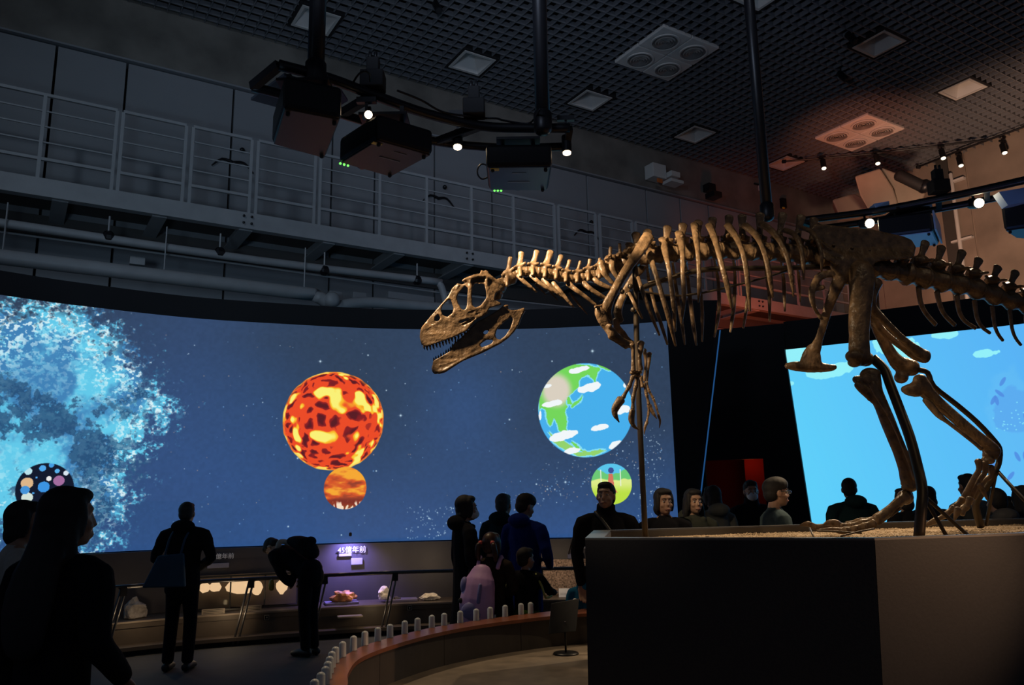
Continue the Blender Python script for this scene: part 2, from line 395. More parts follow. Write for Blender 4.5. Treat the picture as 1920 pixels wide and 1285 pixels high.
k = thing('drain_pipe', wallpts([(0, 482)], 0)[0], 'thick grey drain pipe hung above the screen, left length with bent end', 'pipe')
P = wallpts([(-200, 458), (0, 482), (540, 547), (588, 553), (612, 566)], -.2)
obj('pipe', G().sweep(P, .105, n=12, sub=3), M_white, k, smooth=True)
for x, y in ((4, 482), (307, 519), (570, 551)):
    p = wallpts([(x, y)], -.2)[0]; obj('hanger', G().bar(p, p + ZZ * .75, .015, .015), M_white, k)
k = thing('branch_pipe', wallpts([(700, 570)], 0)[0], 'thick grey pipe above the screen, right length running behind the skull', 'pipe')
P = wallpts([(624, 577), (680, 567), (760, 572), (880, 582), (1050, 592), (1240, 600)], -.2)
obj('pipe', G().sweep(P, .09, n=12, sub=3), M_white, k, smooth=True)
p = wallpts([(624, 561)], -.35)[0]; obj('end_cap', G().sweep([p, p + VV * .2], .12, n=14, sub=1), M_white, k, smooth=True)
for (x0, y0, x1, y1, nm) in ((616, 546, 640, 566, 'small grey junction box over the pipe joint'), (660, 548, 685, 566, 'small grey box right of the pipe joint'), (726, 548, 812, 570, 'long flat grey box above the screen left of the skull'), (243, 484, 271, 497, 'small pale sensor box above the left screen part')):
    a, b = wallpts([(x0, y0), (x1, y1)], .15); g = G(); c = (a + b) / 2; g.box(c, (abs((b - a).dot(UU)), .12, max(.12, abs(b.z - a.z))), UU, VV)
    k = tag(obj('junction_box', g, M_panel if x0 != 243 else M_white, bevel=.01), nm, 'box')

# ================================================================== SCREENS
def curve_pts(pts, n):
    P = [Vector((p[0], p[1], 0)) for p in pts]; out = []
    for i in range(len(P) - 1):
        p0 = P[max(i - 1, 0)]; p1 = P[i]; p2 = P[i + 1]; p3 = P[min(i + 2, len(P) - 1)]
        for k in range(n):
            t = k / n; out.append(.5 * ((2 * p1) + (p2 - p0) * t + (2 * p0 - 5 * p1 + 4 * p2 - p3) * t * t + (3 * p1 - p0 - 3 * p2 + p3) * t ** 3))
    out.append(P[-1]); return out
ZT = 4.1
S1 = [onz(x, y, ZT) for x, y in ((0, 553), (180, 577), (360, 596.5), (520, 607), (700, 616), (860, 618), (1000, 616.5), (1157, 609.5), (1250, 602))]
d0 = (S1[0] - S1[1]).normalized(); S1 = [S1[0] + Vector((d0.x - .1, d0.y - .25, 0)) * 2.5] + S1
PL = curve_pts(S1, 8)
ZBm = 1.09
def arclen(PL):
    s = [0]
    for a, b in zip(PL[:-1], PL[1:]): s.append(s[-1] + (Vector((b.x, b.y)) - Vector((a.x, a.y))).length)
    return s
SL = arclen(PL)
def hit(px, py, PL, SL):
    d = ray(px, py); best = None
    for i in range(len(PL) - 1):
        a, b = PL[i], PL[i + 1]; e = b - a
        den = d.x * (-e.y) + d.y * e.x
        if abs(den) < 1e-9: continue
        t = (a.x * (-e.y) + a.y * e.x) / den
        k = ((d.x * t - a.x) * e.x + (d.y * t - a.y) * e.y) / (e.x ** 2 + e.y ** 2)
        if t > 0 and ((-1e-6 <= k <= 1 + 1e-6) or (i == 0 and k < 0) or (i == len(PL) - 2 and k > 1)):
            c = (SL[i] + k * (SL[i + 1] - SL[i]), 1.6 + d.z * t)
            if best is None or t < best[2]: best = (*c, t)
    return best[:2]
def normals(PL, out=False):
    N = []
    for i in range(len(PL)):
        T = (PL[min(i + 1, len(PL) - 1)] - PL[max(i - 1, 0)]); T.normalize(); N.append(Vector((T.y, -T.x, 0)))   # towards the viewer
    return N
# ---- painted pictures shown on the projection screens
PPM = 150
def fbm(sx, sy, freq, oct=5, seed=0, gain=.5):
    H, W = sx.shape; out = np.zeros_like(sx); amp = 1; tot = 0
    r = np.random.default_rng(seed)
    for o in range(oct):
        n = 256; lat = r.random((n, n)); x = sx * freq; y = sy * freq
        xi = np.floor(x).astype(int); yi = np.floor(y).astype(int); fx = x - xi; fy = y - yi; fx = fx * fx * (3 - 2 * fx); fy = fy * fy * (3 - 2 * fy)
        a = lat[yi % n, xi % n]; b = lat[yi % n, (xi + 1) % n]; c = lat[(yi + 1) % n, xi % n]; d = lat[(yi + 1) % n, (xi + 1) % n]
        out += amp * ((a * (1 - fx) + b * fx) * (1 - fy) + (c * (1 - fx) + d * fx) * fy); tot += amp; amp *= gain; freq *= 2.03
    return out / tot
def mix(A, B, m): return A * (1 - m[..., None]) + B * m[..., None]
def sstep(a, b, x): t = np.clip((x - a) / (b - a), 0, 1); return t * t * (3 - 2 * t)
def worley(x, y, f, seed):
    r = np.random.default_rng(seed); n = 64; ox = r.random((n, n)); oy = r.random((n, n)); X = x * f; Y = y * f; xi = np.floor(X).astype(int); yi = np.floor(Y).astype(int)
    d1 = np.full(x.shape, 9.); d2 = np.full(x.shape, 9.)
    for i in (-1, 0, 1):
        for j in (-1, 0, 1):
            cx = xi + i; cy = yi + j; dx = cx + ox[cy % n, cx % n] - X; dy = cy + oy[cy % n, cx % n] - Y; d = np.hypot(dx, dy)
            d2 = np.minimum(d2, np.maximum(d1, d)); d1 = np.minimum(d1, d)
    return d1, d2
def poly_mask(S, Z, pts):
    m = np.zeros(S.shape, bool); n = len(pts)
    x0, x1 = min(p[0] for p in pts), max(p[0] for p in pts)
    for i in range(n):
        (xa, ya), (xb, yb) = pts[i], pts[(i + 1) % n]
        if ya == yb: continue
        m ^= ((ya > Z) != (yb > Z)) & (S < (xb - xa) * (Z - ya) / (yb - ya) + xa)
    return m
def make_image(name, A):
    H, W, _ = A.shape; im = bpy.data.images.new(name, W, H); im.colorspace_settings.name = 'sRGB'
    px = np.ones((H, W, 4), np.float32); px[..., :3] = np.clip(A, 0, 1); im.pixels.foreach_set(px.ravel()); im.update(); im.pack(); return im
def screen_mat(name, im, es):
    m = bpy.data.materials.new(name); m.use_nodes = True; nt = m.node_tree; b = nt.nodes['Principled BSDF']
    t = nt.nodes.new('ShaderNodeTexImage'); t.image = im; t.extension = 'EXTEND'
    b.inputs['Base Color'].default_value = (.02, .02, .02, 1); b.inputs['Roughness'].default_value = .8
    nt.links.new(t.outputs[0], b.inputs['Emission Color']); b.inputs['Emission Strength'].default_value = es
    return m
def rgb(*c): return np.array(c) / 255.
L1 = SL[-1]; W1 = int(L1 * PPM); H1 = int((ZT - ZBm) * PPM)
S, Z = np.meshgrid((np.arange(W1) + .5) / PPM, ZBm + (np.arange(H1) + .5) / PPM)
h1 = lambda x, y: hit(x, y, PL, SL)
tz = (Z - ZBm) / (ZT - ZBm)
n0 = fbm(S, Z, .35, 3, 3)
A = mix(np.broadcast_to(rgb(47, 82, 136), S.shape + (3,)), np.broadcast_to(rgb(48, 65, 90), S.shape + (3,)), np.clip(tz * 1.25 + (n0 - .5) * .9, 0, 1))
hz_ = h1(300, 640); A = mix(A, np.broadcast_to(rgb(54, 82, 132), A.shape), .45 * np.exp(-((S - h1(360, 620)[0]) / 1.0) ** 2) * (tz > .2))
A = mix(A, np.broadcast_to(rgb(56, 92, 152), A.shape), .5 * np.exp(-((S - h1(870, 700)[0]) / .8) ** 2 - ((tz - .6) / .3) ** 2))
A = A * (.97 + .06 * (fbm(S * 1, Z * 1, 30, 1, 5)))[..., None]
# glowing blue cloud on the left
cs, cz = h1(85, 800); hx = abs(h1(305, 800)[0] - cs)
wx = S + (fbm(S, Z, 1.4, 4, 11) - .5) * .55; wz = Z + (fbm(S, Z, 1.4, 4, 12) - .5) * .55
rr = np.hypot((wx - cs) / hx, (wz - cz) / 1.62)
fine = fbm(S, Z, 13, 4, 21, .75); grain = fbm(S, Z * 1.2, 26, 2, 22)
body = 1 - sstep(.80, 1.10, rr + (fine - .5) * .9)
n1 = fbm(S, Z, 1.9, 5, 31, .6); n3 = fbm(S + 3, Z, 1.5, 5, 35, .62)
B = mix(np.broadcast_to(rgb(66, 132, 186), A.shape), np.broadcast_to(rgb(100, 205, 238), A.shape), sstep(.35, .75, rr * .55 + (n1 - .5) * 2.0 + .12))
hole = sstep(.52, .60, n3 + (fine - .5) * .45)
B = mix(B, np.broadcast_to(rgb(38, 76, 116), A.shape), hole * .88)
edge = sstep(.35, .85, rr)
B = mix(B, np.broadcast_to(rgb(140, 228, 250), A.shape), sstep(.50, .58, fine) * (.25 + .7 * edge) * (1 - .6 * hole))
B = mix(B, np.broadcast_to(rgb(232, 252, 255), A.shape), sstep(.56, .66, grain + (fine - .5) * .5) * (.15 + .75 * edge) * (1 - .7 * hole))
A = mix(A, B, np.clip(body * (1 - .75 * sstep(.75, 1.0, rr) * sstep(.5, .4, grain)), 0, 1))
def disc(px, py, rpx):
    c = h1(px, py); e = h1(px, py + rpx); return c, abs(c[1] - e[1])
def stars(A, lst):
    for x, y, r, b, c in lst:
        s, z = h1(x, y); i = int(s * PPM); j = int((z - ZBm) * PPM); R = max(2, int(r * 3))
        if not (R < i < W1 - R and R < j < H1 - R): continue
        yy, xx = np.mgrid[-R:R + 1, -R:R + 1]; d = np.hypot(xx, yy); gl = np.exp(-(d / r) ** 2) * b
        if r > 1.9: gl = np.maximum(gl, np.clip(np.exp(-np.abs(xx) / .5 - np.abs(yy) / r) + np.exp(-np.abs(yy) / .5 - np.abs(xx) / r), 0, 1) * b)
        sub = A[j - R:j + R + 1, i - R:i + R + 1]; A[j - R:j + R + 1, i - R:i + R + 1] = sub * (1 - gl[..., None]) + c * gl[..., None]
r2 = np.random.default_rng(5); WT = np.array([.85, .95, 1.]); cols = [WT, np.array([.55, .78, 1.]), np.array([.85, .7, .6])]
lst = [(r2.uniform(310, 1245), r2.uniform(625, 1005), r2.uniform(.6, 1.2), r2.uniform(.35, .9), cols[r2.integers(3)]) for _ in range(190)]
for _ in range(260):   # milky band of stars near the blue planet
    t = r2.random(); x = 930 + 310 * t; y = 960 - 95 * t - 60 * math.sin(t * 3) * .3 + r2.normal(0, 22)
    lst.append((x, y, r2.uniform(.6, 1.2), r2.uniform(.4, 1), cols[r2.integers(3)]))
for _ in range(120): lst.append((r2.uniform(1195, 1245), r2.uniform(800, 1000), r2.uniform(.6, 1.2), r2.uniform(.4, 1), WT))
for _ in range(90): lst.append((r2.uniform(760, 850), r2.uniform(950, 1010), r2.uniform(.6, 1.3), r2.uniform(.4, 1), WT))
lst += [(x, y, r, 1, WT) for x, y, r in ((600, 678, 2.1), (751, 780, 2.2), (1110, 659, 2.6), (1060, 905, 2.0), (1196, 650, 1.4), (1202, 934, 2.6), (690, 667, 1.5), (724, 733, 1.4), (558, 860, 1.7), (705, 884, 1.4), (1035, 678, 1.4), (960, 694, 1.2), (1005, 908, 1.6), (1026, 918, 1.6), (540, 988, 1.5), (804, 973, 1.6), (1188, 926, 1.5), (955, 787, 1.7), (640, 1004, 1.3))]
stars(A, lst)
# molten planet
(c0, c1), r = disc(626, 789, 94.5)
dx = (S - c0) / r; dy = (Z - c1) / r; q = np.hypot(dx, dy) + (fbm(S, Z, 9, 2, 50) - .5) * .03; m = 1 - sstep(.985, 1.0, q)
k_ = 1 / np.sqrt(np.clip(1.25 - q ** 2 * .9, .15, 2)); gx = dx * k_; gy = dy * k_
gxw = gx + (fbm(gx + 9, gy + 9, 3, 3, 52) - .5) * .45; gyw = gy + (fbm(gx + 5, gy + 9, 3, 3, 53) - .5) * .45
d1, d2 = worley(gxw + 10, gyw + 10, 3.1, 51); cell = d2 - d1; bl = fbm(gx + 10, gy + 10, 3.3, 2, 58) - .025
P_ = mix(np.broadcast_to(rgb(240, 75, 35), A.shape), np.broadcast_to(rgb(135, 28, 32), A.shape), sstep(.26, .38, cell) * (1 - sstep(.46, .52, bl)))
P_ = mix(P_, np.broadcast_to(rgb(70, 22, 32), A.shape), sstep(.42, .62, cell) * (1 - sstep(.48, .54, bl)) * .7)
P_ = mix(P_, np.broadcast_to(rgb(255, 190, 40), A.shape), sstep(.53, .58, bl + .05 * (.3 - cell)))
P_ = mix(P_, np.broadcast_to(rgb(255, 245, 120), A.shape), sstep(.58, .63, bl + .05 * (.3 - cell)))
P_ = mix(P_, np.broadcast_to(rgb(255, 170, 60), A.shape), sstep(.93, 1.0, q) * .6)
A = mix(A, P_, m)
(c0, c1), r = disc(647, 915.5, 40.5)
dx = (S - c0) / r; dy = (Z - c1) / r; q = np.hypot(dx, dy); m = 1 - sstep(.98, 1.0, q)
f1 = fbm(S, Z * 2.4, 4, 4, 61)
P_ = mix(np.broadcast_to(rgb(215, 85, 40), A.shape), np.broadcast_to(rgb(250, 170, 50), A.shape), sstep(.5, .68, f1 + .15 * dy)); P_ = mix(P_, np.broadcast_to(rgb(150, 62, 42), A.shape), sstep(.5, .35, f1 + .15 * dy))
P_ = mix(P_, np.broadcast_to(rgb(120, 40, 30), A.shape), sstep(-.45, -.6, dy) * .8); P_ = mix(P_, np.broadcast_to(rgb(250, 225, 200), A.shape), sstep(-.55, -.75, dy) * sstep(.55, .62, fbm(S * 2.4, Z, 18, 2, 62)))
A = mix(A, P_, m)
# blue planet
(c0, c1), r = disc(1097, 769, 90)
dx = (S - c0) / r; dy = (Z - c1) / r; q = np.hypot(dx, dy)
P_ = np.broadcast_to(rgb(72, 178, 240), A.shape).copy()
E_ = lambda x, y: h1(900 + x / 3.78, 640 + y / 3.78)
wob = (fbm(S, Z, 14, 3, 71) - .5) * .05; SW = S + wob; ZW = Z + (fbm(S, Z, 14, 3, 72) - .5) * .05
lands = [[(420, 500), (415, 420), (440, 330), (470, 280), (520, 240), (580, 200), (660, 165), (740, 170), (850, 190), (830, 230), (815, 290), (780, 250), (760, 235), (715, 260), (705, 290), (690, 330), (650, 370), (605, 430), (615, 470), (600, 510), (618, 560), (610, 640), (560, 640), (540, 570), (520, 545), (500, 600), (488, 610), (465, 540), (460, 480), (430, 470)],
         [(830, 160), (880, 165), (930, 200), (900, 205), (850, 180)], [(640, 440), (690, 430), (720, 380), (700, 440), (650, 470)], [(615, 400), (640, 400), (650, 440), (620, 455)], [(480, 640), (520, 720), (600, 770), (700, 815), (800, 815), (900, 770), (880, 770), (800, 785), (700, 770), (600, 715), (540, 690)],
         [(640, 715), (700, 740), (730, 780), (690, 770)]]
for i, L in enumerate(lands):
    pts = [E_(*p) for p in L]; mm = poly_mask(SW, ZW, pts); mg = np.zeros_like(mm)
    for ds, dz in ((.02, 0), (-.02, 0), (0, .02), (0, -.02), (.015, .015), (-.015, -.015)): mg |= poly_mask(SW + ds, ZW + dz, pts)
    P_[mg] = rgb(135, 225, 248); P_[mm] = rgb(118, 218, 92) if i != 4 else rgb(150, 215, 110)
dc = E_(540, 350); tan = np.exp(-((S - dc[0]) / .3) ** 2 - ((Z - dc[1]) / .34) ** 2); landm = poly_mask(SW, ZW, [E_(*p) for p in lands[0]])
P_ = mix(P_, np.broadcast_to(rgb(222, 212, 196), A.shape), sstep(.45, .8, tan) * landm)
for x, y, a, b in ((695, 205, 85, 26), (780, 330, 100, 36), (510, 445, 90, 26), (480, 318, 35, 16), (850, 613, 72, 26), (590, 670, 112, 36), (650, 780, 70, 26), (970, 735, 62, 34), (1000, 490, 75, 32), (1030, 310, 20, 30), (425, 530, 12, 40)):
    c = E_(x, y); ea = E_(x + a, y); eb = E_(x, y + b); tilt = .18
    u_ = (S - c[0]); v_ = (Z - c[1]) - tilt * u_; e = np.hypot(u_ / abs(ea[0] - c[0]), v_ / abs(eb[1] - c[1])) + (fbm(S * 1.0, Z * 1.0, 16, 2, 81) - .5) * .5
    P_ = mix(P_, np.broadcast_to(rgb(246, 252, 255), A.shape), 1 - sstep(.84, .9, e))
A = mix(A, P_, 1 - sstep(.985, 1.0, q))
# small meadow disc with a walking figure
(c0, c1), r = disc(1146, 908, 39)
dx = (S - c0) / r; dy = (Z - c1) / r; q = np.hypot(dx, dy)
P_ = mix(np.broadcast_to(rgb(190, 228, 70), A.shape), np.broadcast_to(rgb(225, 240, 140), A.shape), sstep(-.5, .1, dy)); P_ = mix(P_, np.broadcast_to(rgb(110, 205, 120), A.shape), sstep(.15, .2, dy + (fbm(S, Z, 9, 2, 91) - .5) * .3)); P_ = mix(P_, np.broadcast_to(rgb(90, 200, 240), A.shape), sstep(.42, .5, dy + (fbm(S, Z, 9, 2, 92) - .5) * .4 - .3 * abs(dx)))
fig = poly_mask(dx, dy, [(-.12, .5), (.08, .5), (.14, -.2), (.3, -.45), (-.05, -.3), (-.22, -.4)]); P_[fig] = rgb(215, 120, 95); P_[np.hypot(dx, (dy - .66)) < .14] = rgb(60, 80, 150)
for x in (-.5, .45): P_[(abs(dx - x) < .02) & (dy > -.1) & (dy < .7)] = rgb(235, 245, 230)
A = mix(A, P_, 1 - sstep(.985, 1.0, q))
# dark disc of little planets
(c0, c1), r = disc(84, 918, 50)
q = np.hypot((S - c0) / r, (Z - c1) / r); P_ = np.broadcast_to(rgb(16, 24, 44), A.shape).copy()
for x, y, rr_, c in ((130, 942, 27, (225, 185, 140)), (283, 930, 25, (165, 110, 160)), (210, 960, 26, (60, 150, 230)), (130, 1012, 25, (215, 230, 220)), (240, 1022, 25, (230, 185, 60)), (205, 870, 15, (80, 170, 240)), (235, 920, 12, (240, 240, 240)), (120, 975, 20, (70, 150, 220)), (275, 883, 11, (90, 180, 240)), (136, 885, 17, (190, 230, 240)), (318, 893, 12, (220, 235, 245)), (248, 855, 12, (70, 160, 230)), (203, 1075, 14, (50, 120, 210)), (160, 990, 5, (80, 170, 240)), (175, 915, 5, (90, 170, 240)), (265, 975, 6, (90, 170, 240)), (300, 990, 9, (200, 120, 90))):
    e = h1(x / 2.571, 540 + y / 2.57); qq = np.hypot(S - e[0], Z - e[1]); P_[qq < rr_ * r / 128] = rgb(*c)
A = mix(A, P_, 1 - sstep(.98, 1.0, q))
im1 = make_image('space_picture', A)
def screen_obj(name, PL, SL, z0, z1, m, parent=None, shear=None, th=.05):
    N = normals(PL); vs = []; fs = []; L = SL[-1]
    me = bpy.data.meshes.new(name)
    for p, n_ in zip(PL, N):
        for z in (z0, z1): vs.append((p.x, p.y, z))
    for p, n_ in zip(PL, N):
        for z in (z0, z1): vs.append((p.x - n_.x * th, p.y - n_.y * th, z))
    n = len(PL); o_ = 2 * n
    for i in range(n - 1): fs.append((2 * i, 2 * i + 2, 2 * i + 3, 2 * i + 1))
    for i in range(n - 1): fs.append((o_ + 2 * i, o_ + 2 * i + 1, o_ + 2 * i + 3, o_ + 2 * i + 2))
    for i in range(n - 1): fs += [(2 * i + 1, 2 * i + 3, o_ + 2 * i + 3, o_ + 2 * i + 1), (2 * i, o_ + 2 * i, o_ + 2 * i + 2, 2 * i + 2)]
    fs += [(0, 1, o_ + 1, o_), (2 * n - 2, o_ + 2 * n - 2, o_ + 2 * n - 1, 2 * n - 1)]
    if shear: vs = [shear(Vector(v)) for v in vs]
    me.from_pydata([tuple(v) for v in vs], [], fs)
    uvl = me.uv_layers.new(name='picture')
    for pi, poly in enumerate(me.polygons):
        for li in poly.loop_indices:
            vi = me.loops[li].vertex_index; i = (vi % o_) // 2; k = vi % 2; uvl.data[li].uv = (SL[i] / L, float(k))
        poly.material_index = 0 if pi < n - 1 else 1
    me.materials.append(m); me.materials.append(M_black)
    for p in me.polygons: p.use_smooth = p.index < n - 1
    o = bpy.data.objects.new(name, me); COL.objects.link(o); return o
t = screen_obj('projection_screen', PL, SL, ZBm, ZT, screen_mat('space_projection', im1, .95))
tag(t, 'huge curved screen showing deep space with a molten planet and a blue planet', 'screen')
# black surround of the left screen
NL = normals(PL)
sur = struct('wall_left', G().ribbon([p - n * .02 for p, n in zip(PL, NL)], ZT, 4.40, .25, [-n for n in NL]), M_bulk)
obj('back_panel', G().ribbon([p - n * .08 for p, n in zip(PL, NL)], 0, 4.0, .1, [-n for n in NL]), M_bulk, sur)
# fin + recess wall + door
fin_t = [PL[-1], onz(1345, 563, 4.40)]
fb = at(1312, 960, fin_t[1].y); e1 = at(1344, 620, fin_t[1].y)
a0 = Vector((PL[-1].x, PL[-1].y, 0)); bt = Vector((fin_t[1].x, fin_t[1].y, 4.40)); b0 = Vector((fb.x - (e1.x - fb.x) / max(.1, (e1.z - fb.z)) * fb.z, fb.y, 0))
fin = struct('wall_center', G().prism([a0, b0, bt, Vector((a0.x, a0.y, 4.40))], (0, .12, 0)), M_bulk)
led = thing('light_strip', b0, 'thin blue glowing line down the slanted edge of the black partition', 'light strip')
obj('strip', G().sweep([b0 + Vector((.005, -.015, .3)), bt + Vector((.005, -.015, -.45))], .010, n=6, sub=1), mat('blue_led', (.02, .05, .1), .5, emit=(.02, .11, .33), es=.55), led)
S2 = [Vector((*onz(x, y, 4.1)[:2], 0)) for x, y in ((1473, 656), (1590, 643.5), (1700, 631.5), (1800, 620.5), (1920, 607))]
dd = (S2[-1] - S2[-2]); S2.append(S2[-1] + dd * 1.2 + Vector((0, -.25, 0))); S2.append(S2[-1] + dd * 1.2 + Vector((0, -.7, 0)))
PL2 = curve_pts(S2, 6); SL2 = arclen(PL2)
bl_ = hit(1523, 982, PL2, SL2); lean = (bl_[0]) / (4.1 - bl_[1])     # the left edge leans: right screen is a trapezium
h2 = lambda x, y: hit(x, y, PL2, SL2)
L2 = SL2[-1]; W2 = int(L2 * PPM); Zb2 = .9; H2 = int((4.1 - Zb2) * PPM)
S, Z = np.meshgrid((np.arange(W2) + .5) / PPM, Zb2 + (np.arange(H2) + .5) / PPM)
tz = (Z - Zb2) / (4.1 - Zb2)
A = mix(np.broadcast_to(rgb(97, 212, 255), S.shape + (3,)), np.broadcast_to(rgb(90, 180, 250), S.shape + (3,)), np.clip(S / L2 * 1.5 + .25 * (tz - .5), 0, 1))
c = h2(1480, 940); 
for pts in (((1478, 665, 38, 22), (1460, 672, 30, 20)), ((1550, 698, 42, 14), (1580, 690, 25, 12)), ((1690, 655, 40, 24), (1665, 645, 30, 25)), ((1768, 628, 28, 10), (1785, 626, 14, 8)), ((1843, 664, 22, 9), (1866, 662, 6, 4), (1872, 660, 4, 3)), ((1480, 720, 10, 5),)):
    m = np.zeros_like(S)
    for x, y, a, b in pts:
        c = h2(x, y); ea = abs(h2(x + a, y)[0] - c[0]); eb = abs(h2(x, y + b)[1] - c[1])
        e = np.hypot((S - c[0]) / ea, (Z - c[1]) / eb) + (fbm(S, Z, 12, 2, 7) - .5) * .4; m = np.maximum(m, 1 - sstep(.88, .93, e))
    A = mix(A, np.broadcast_to(rgb(150, 245, 255), A.shape), m)
# soft blue foliage shapes at the right edge
c = h2(1905, 770); m = 1 - sstep(.9, 1.0, np.hypot((S - c[0]) / abs(h2(1858, 770)[0] - c[0]), (Z - c[1]) / .36) + (fbm(S, Z, 5, 3, 8) - .5) * .5)
A = mix(A, np.broadcast_to(rgb(80, 150, 238), A.shape), m * .8)
c = h2(1915, 830); m = 1 - sstep(.8, 1.1, np.hypot((S - c[0]) / abs(h2(1845, 770)[0] - c[0]), (Z - c[1]) / 1.0) + (fbm(S, Z, 4, 3, 9) - .5) * .7)
A = mix(A, np.broadcast_to(rgb(105, 195, 250), A.shape), m * .5)
r3 = np.random.default_rng(9)
for _ in range(46):
    x = r3.uniform(1858, 2150); y = r3.uniform(715, 900); 
    try: c = h2(x, y)
    except Exception: continue
    a = r3.uniform(-.9, .9); u_ = (S - c[0]) * math.cos(a) + (Z - c[1]) * math.sin(a); v_ = -(S - c[0]) * math.sin(a) + (Z - c[1]) * math.cos(a)
    A = mix(A, np.broadcast_to(rgb(82, 140, 228), A.shape), (1 - sstep(.8, 1, np.hypot(u_ / .03, v_ / .085))) * .8)
for _ in range(120):
    c = h2(r3.uniform(1862, 2100), r3.uniform(755, 810)); A = mix(A, np.broadcast_to(rgb(130, 225, 255), A.shape), (1 - sstep(.7, 1, np.hypot(S - c[0], Z - c[1]) / .012)))
im2 = make_image('sky_picture', A)
T2 = (S2[1] - S2[0]).normalized()
def shear2(v):
    s = (v - S2[0]).dot(T2); k = max(0, 1 - s / 1.6); d = lean * (4.1 - v.z) * k; return v + T2 * d
t = screen_obj('projection_screen', PL2, SL2, Zb2, 4.1, screen_mat('sky_projection', im2, .95), shear=None)
bm = bmesh.new(); bm.from_mesh(t.data); bm.verts.ensure_lookup_table()
bm.free()
# trapezium edge: cut the picture with a leaning black reveal standing just in front
tag(t, 'bright cyan screen with cartoon clouds behind the dinosaur legs', 'screen')
N2 = normals(PL2)
p0 = S2[0] - T2 * .05; e2 = N2[0]
rev = [Vector((p0.x, p0.y, 0)), Vector((*(S2[0] + T2 * lean * 4.1)[:2], 0)), Vector((S2[0].x, S2[0].y, 4.1)), Vector((p0.x, p0.y, 4.1))]
rec0 = Vector((*onz(1347, 618, 4.57)[:2], 0)); rec1 = S2[0]
sr = struct('wall_right_screen', G().ribbon([p - n * .02 for p, n in zip(PL2, N2)], 4.1, 4.60, .3, [-n for n in N2]), M_bulk)
obj('leaning_reveal', G().prism([q + e2 * .10 for q in rev], -e2 * .08), M_bulk, sr)
obj('bottom_panel', G().ribbon([p - n * .02 for p, n in zip(PL2, N2)], 0, Zb2, .2, [-n for n in N2]), M_bulk, sr)
# recess wall with door opening
dx0, dx1 = at(1316, 930, 14.0), at(1436, 930, 14.0)
def onrec(px):
    d = ray(px, 930); a = rec0; b = rec1 + T2 * .0; e = b - a; den = d.x * (-e.y) + d.y * e.x; t = (a.x * (-e.y) + a.y * e.x) / den; return Vector((d.x * t, d.y * t, 0))
ra = rec0 - (rec1 - rec0) * .35; D0, D1 = onrec(1316), onrec(1436); nr = Vector(((rec1 - rec0).y, -(rec1 - rec0).x, 0)).normalized()
zd = at(1380, 863, D0.y).z; dn = -nr * .12
rw = struct('wall_recess', G().prism([ra, D0, Vector((D0.x, D0.y, 4.57)), Vector((ra.x, ra.y, 4.57))], dn).prism([D0 + ZZ * zd, D1 + ZZ * zd, D1 + ZZ * 4.57, D0 + ZZ * 4.57], dn).prism([D1, rec1, rec1 + ZZ * 4.57, D1 + ZZ * 4.57], dn), M_bulk)
M_red = mat('red_lit_wall', (.35, .02, .008), .8, 0, .05, 2)  # the corridor's red light is mixed into this wall colour
bk = -nr * 1.6; dm = onrec(1392)
door = struct('door_1', G().prism([D0 + bk - (D1 - D0) * .6, D1 + bk + (D1 - D0) * .3, D1 + bk + (D1 - D0) * .3 + ZZ * 2.6, D0 + bk - (D1 - D0) * .6 + ZZ * 2.6], bk * .05), M_red)
obj('side_wall', G().prism([dm - nr * .7, D1 - nr * .7 + (D1 - D0) * .3, D1 - nr * .7 + (D1 - D0) * .3 + ZZ * 2.6, dm - nr * .7 + ZZ * 2.6], -nr * .06), M_red, door)
obj('lintel', G().prism([D0 - nr * .1 + ZZ * 2.6 - (D1 - D0) * .6, D1 - nr * .1 + ZZ * 2.6 + (D1 - D0) * .3, D1 - nr * 1.7 + ZZ * 2.6 + (D1 - D0) * .3, D0 - nr * 1.7 + ZZ * 2.6 - (D1 - D0) * .6], (0, 0, .05)), M_black, door)
light('POINT', 'doorway_glow', dm - nr * .35 + ZZ * 2.2 + (D1 - D0) * .1, None, 1.1, (1, .2, .08), .1)

# ================================================================== DISPLAY CASE under the left screen
def off(dist, lo=0, hi=None): return [p + n * dist for p, n in zip(PL[lo:hi], NL[lo:hi])]
M_case = mat('case_dark', (.05, .047, .06), .6, 0, .1, 4)
M_shelf = mat('case_shelf', (.09, .07, .055), .5, 0, .15, 4)
case = thing('display_case', PL[len(PL) // 2] + NL[len(PL) // 2] * .4, 'long curved dark exhibit counter under the space screen', 'display counter')
LO = 0
obj('back_wall', G().ribbon(off(.02), .25, ZBm - .01, .10, NL), M_case, case)
obj('upper_shelf', G().ribbon(off(.12), .27, .34, .62, NL), M_shelf, case)
obj('front_board', G().ribbon(off(.62), .10, .27, .10, NL), M_shelf, case)
obj('lower_step', G().ribbon(off(.62), .06, .10, .38, NL), M_shelf, case)
obj('plinth', G().ribbon(off(.2), 0, .06, .70, NL), M_black, case)
obj('edge_strip', G().ribbon(off(.735), .325, .345, .02, NL), mat('pale_edge', (.25, .2, .16), .5), case)
def oncurve(px, py, dist):
    q = [p + n * dist for p, n in zip(PL, NL)]; s = arclen(q); h = hit(px, py, q, s); i = max(0, min(len(q) - 2, int(np.searchsorted(s, h[0])) - 1))
    k = (h[0] - s[i]) / (s[i + 1] - s[i]); p = q[i].lerp(q[i + 1], k); T = (q[i + 1] - q[i]).normalized(); return Vector((p.x, p.y, h[1])), T, NL[i]
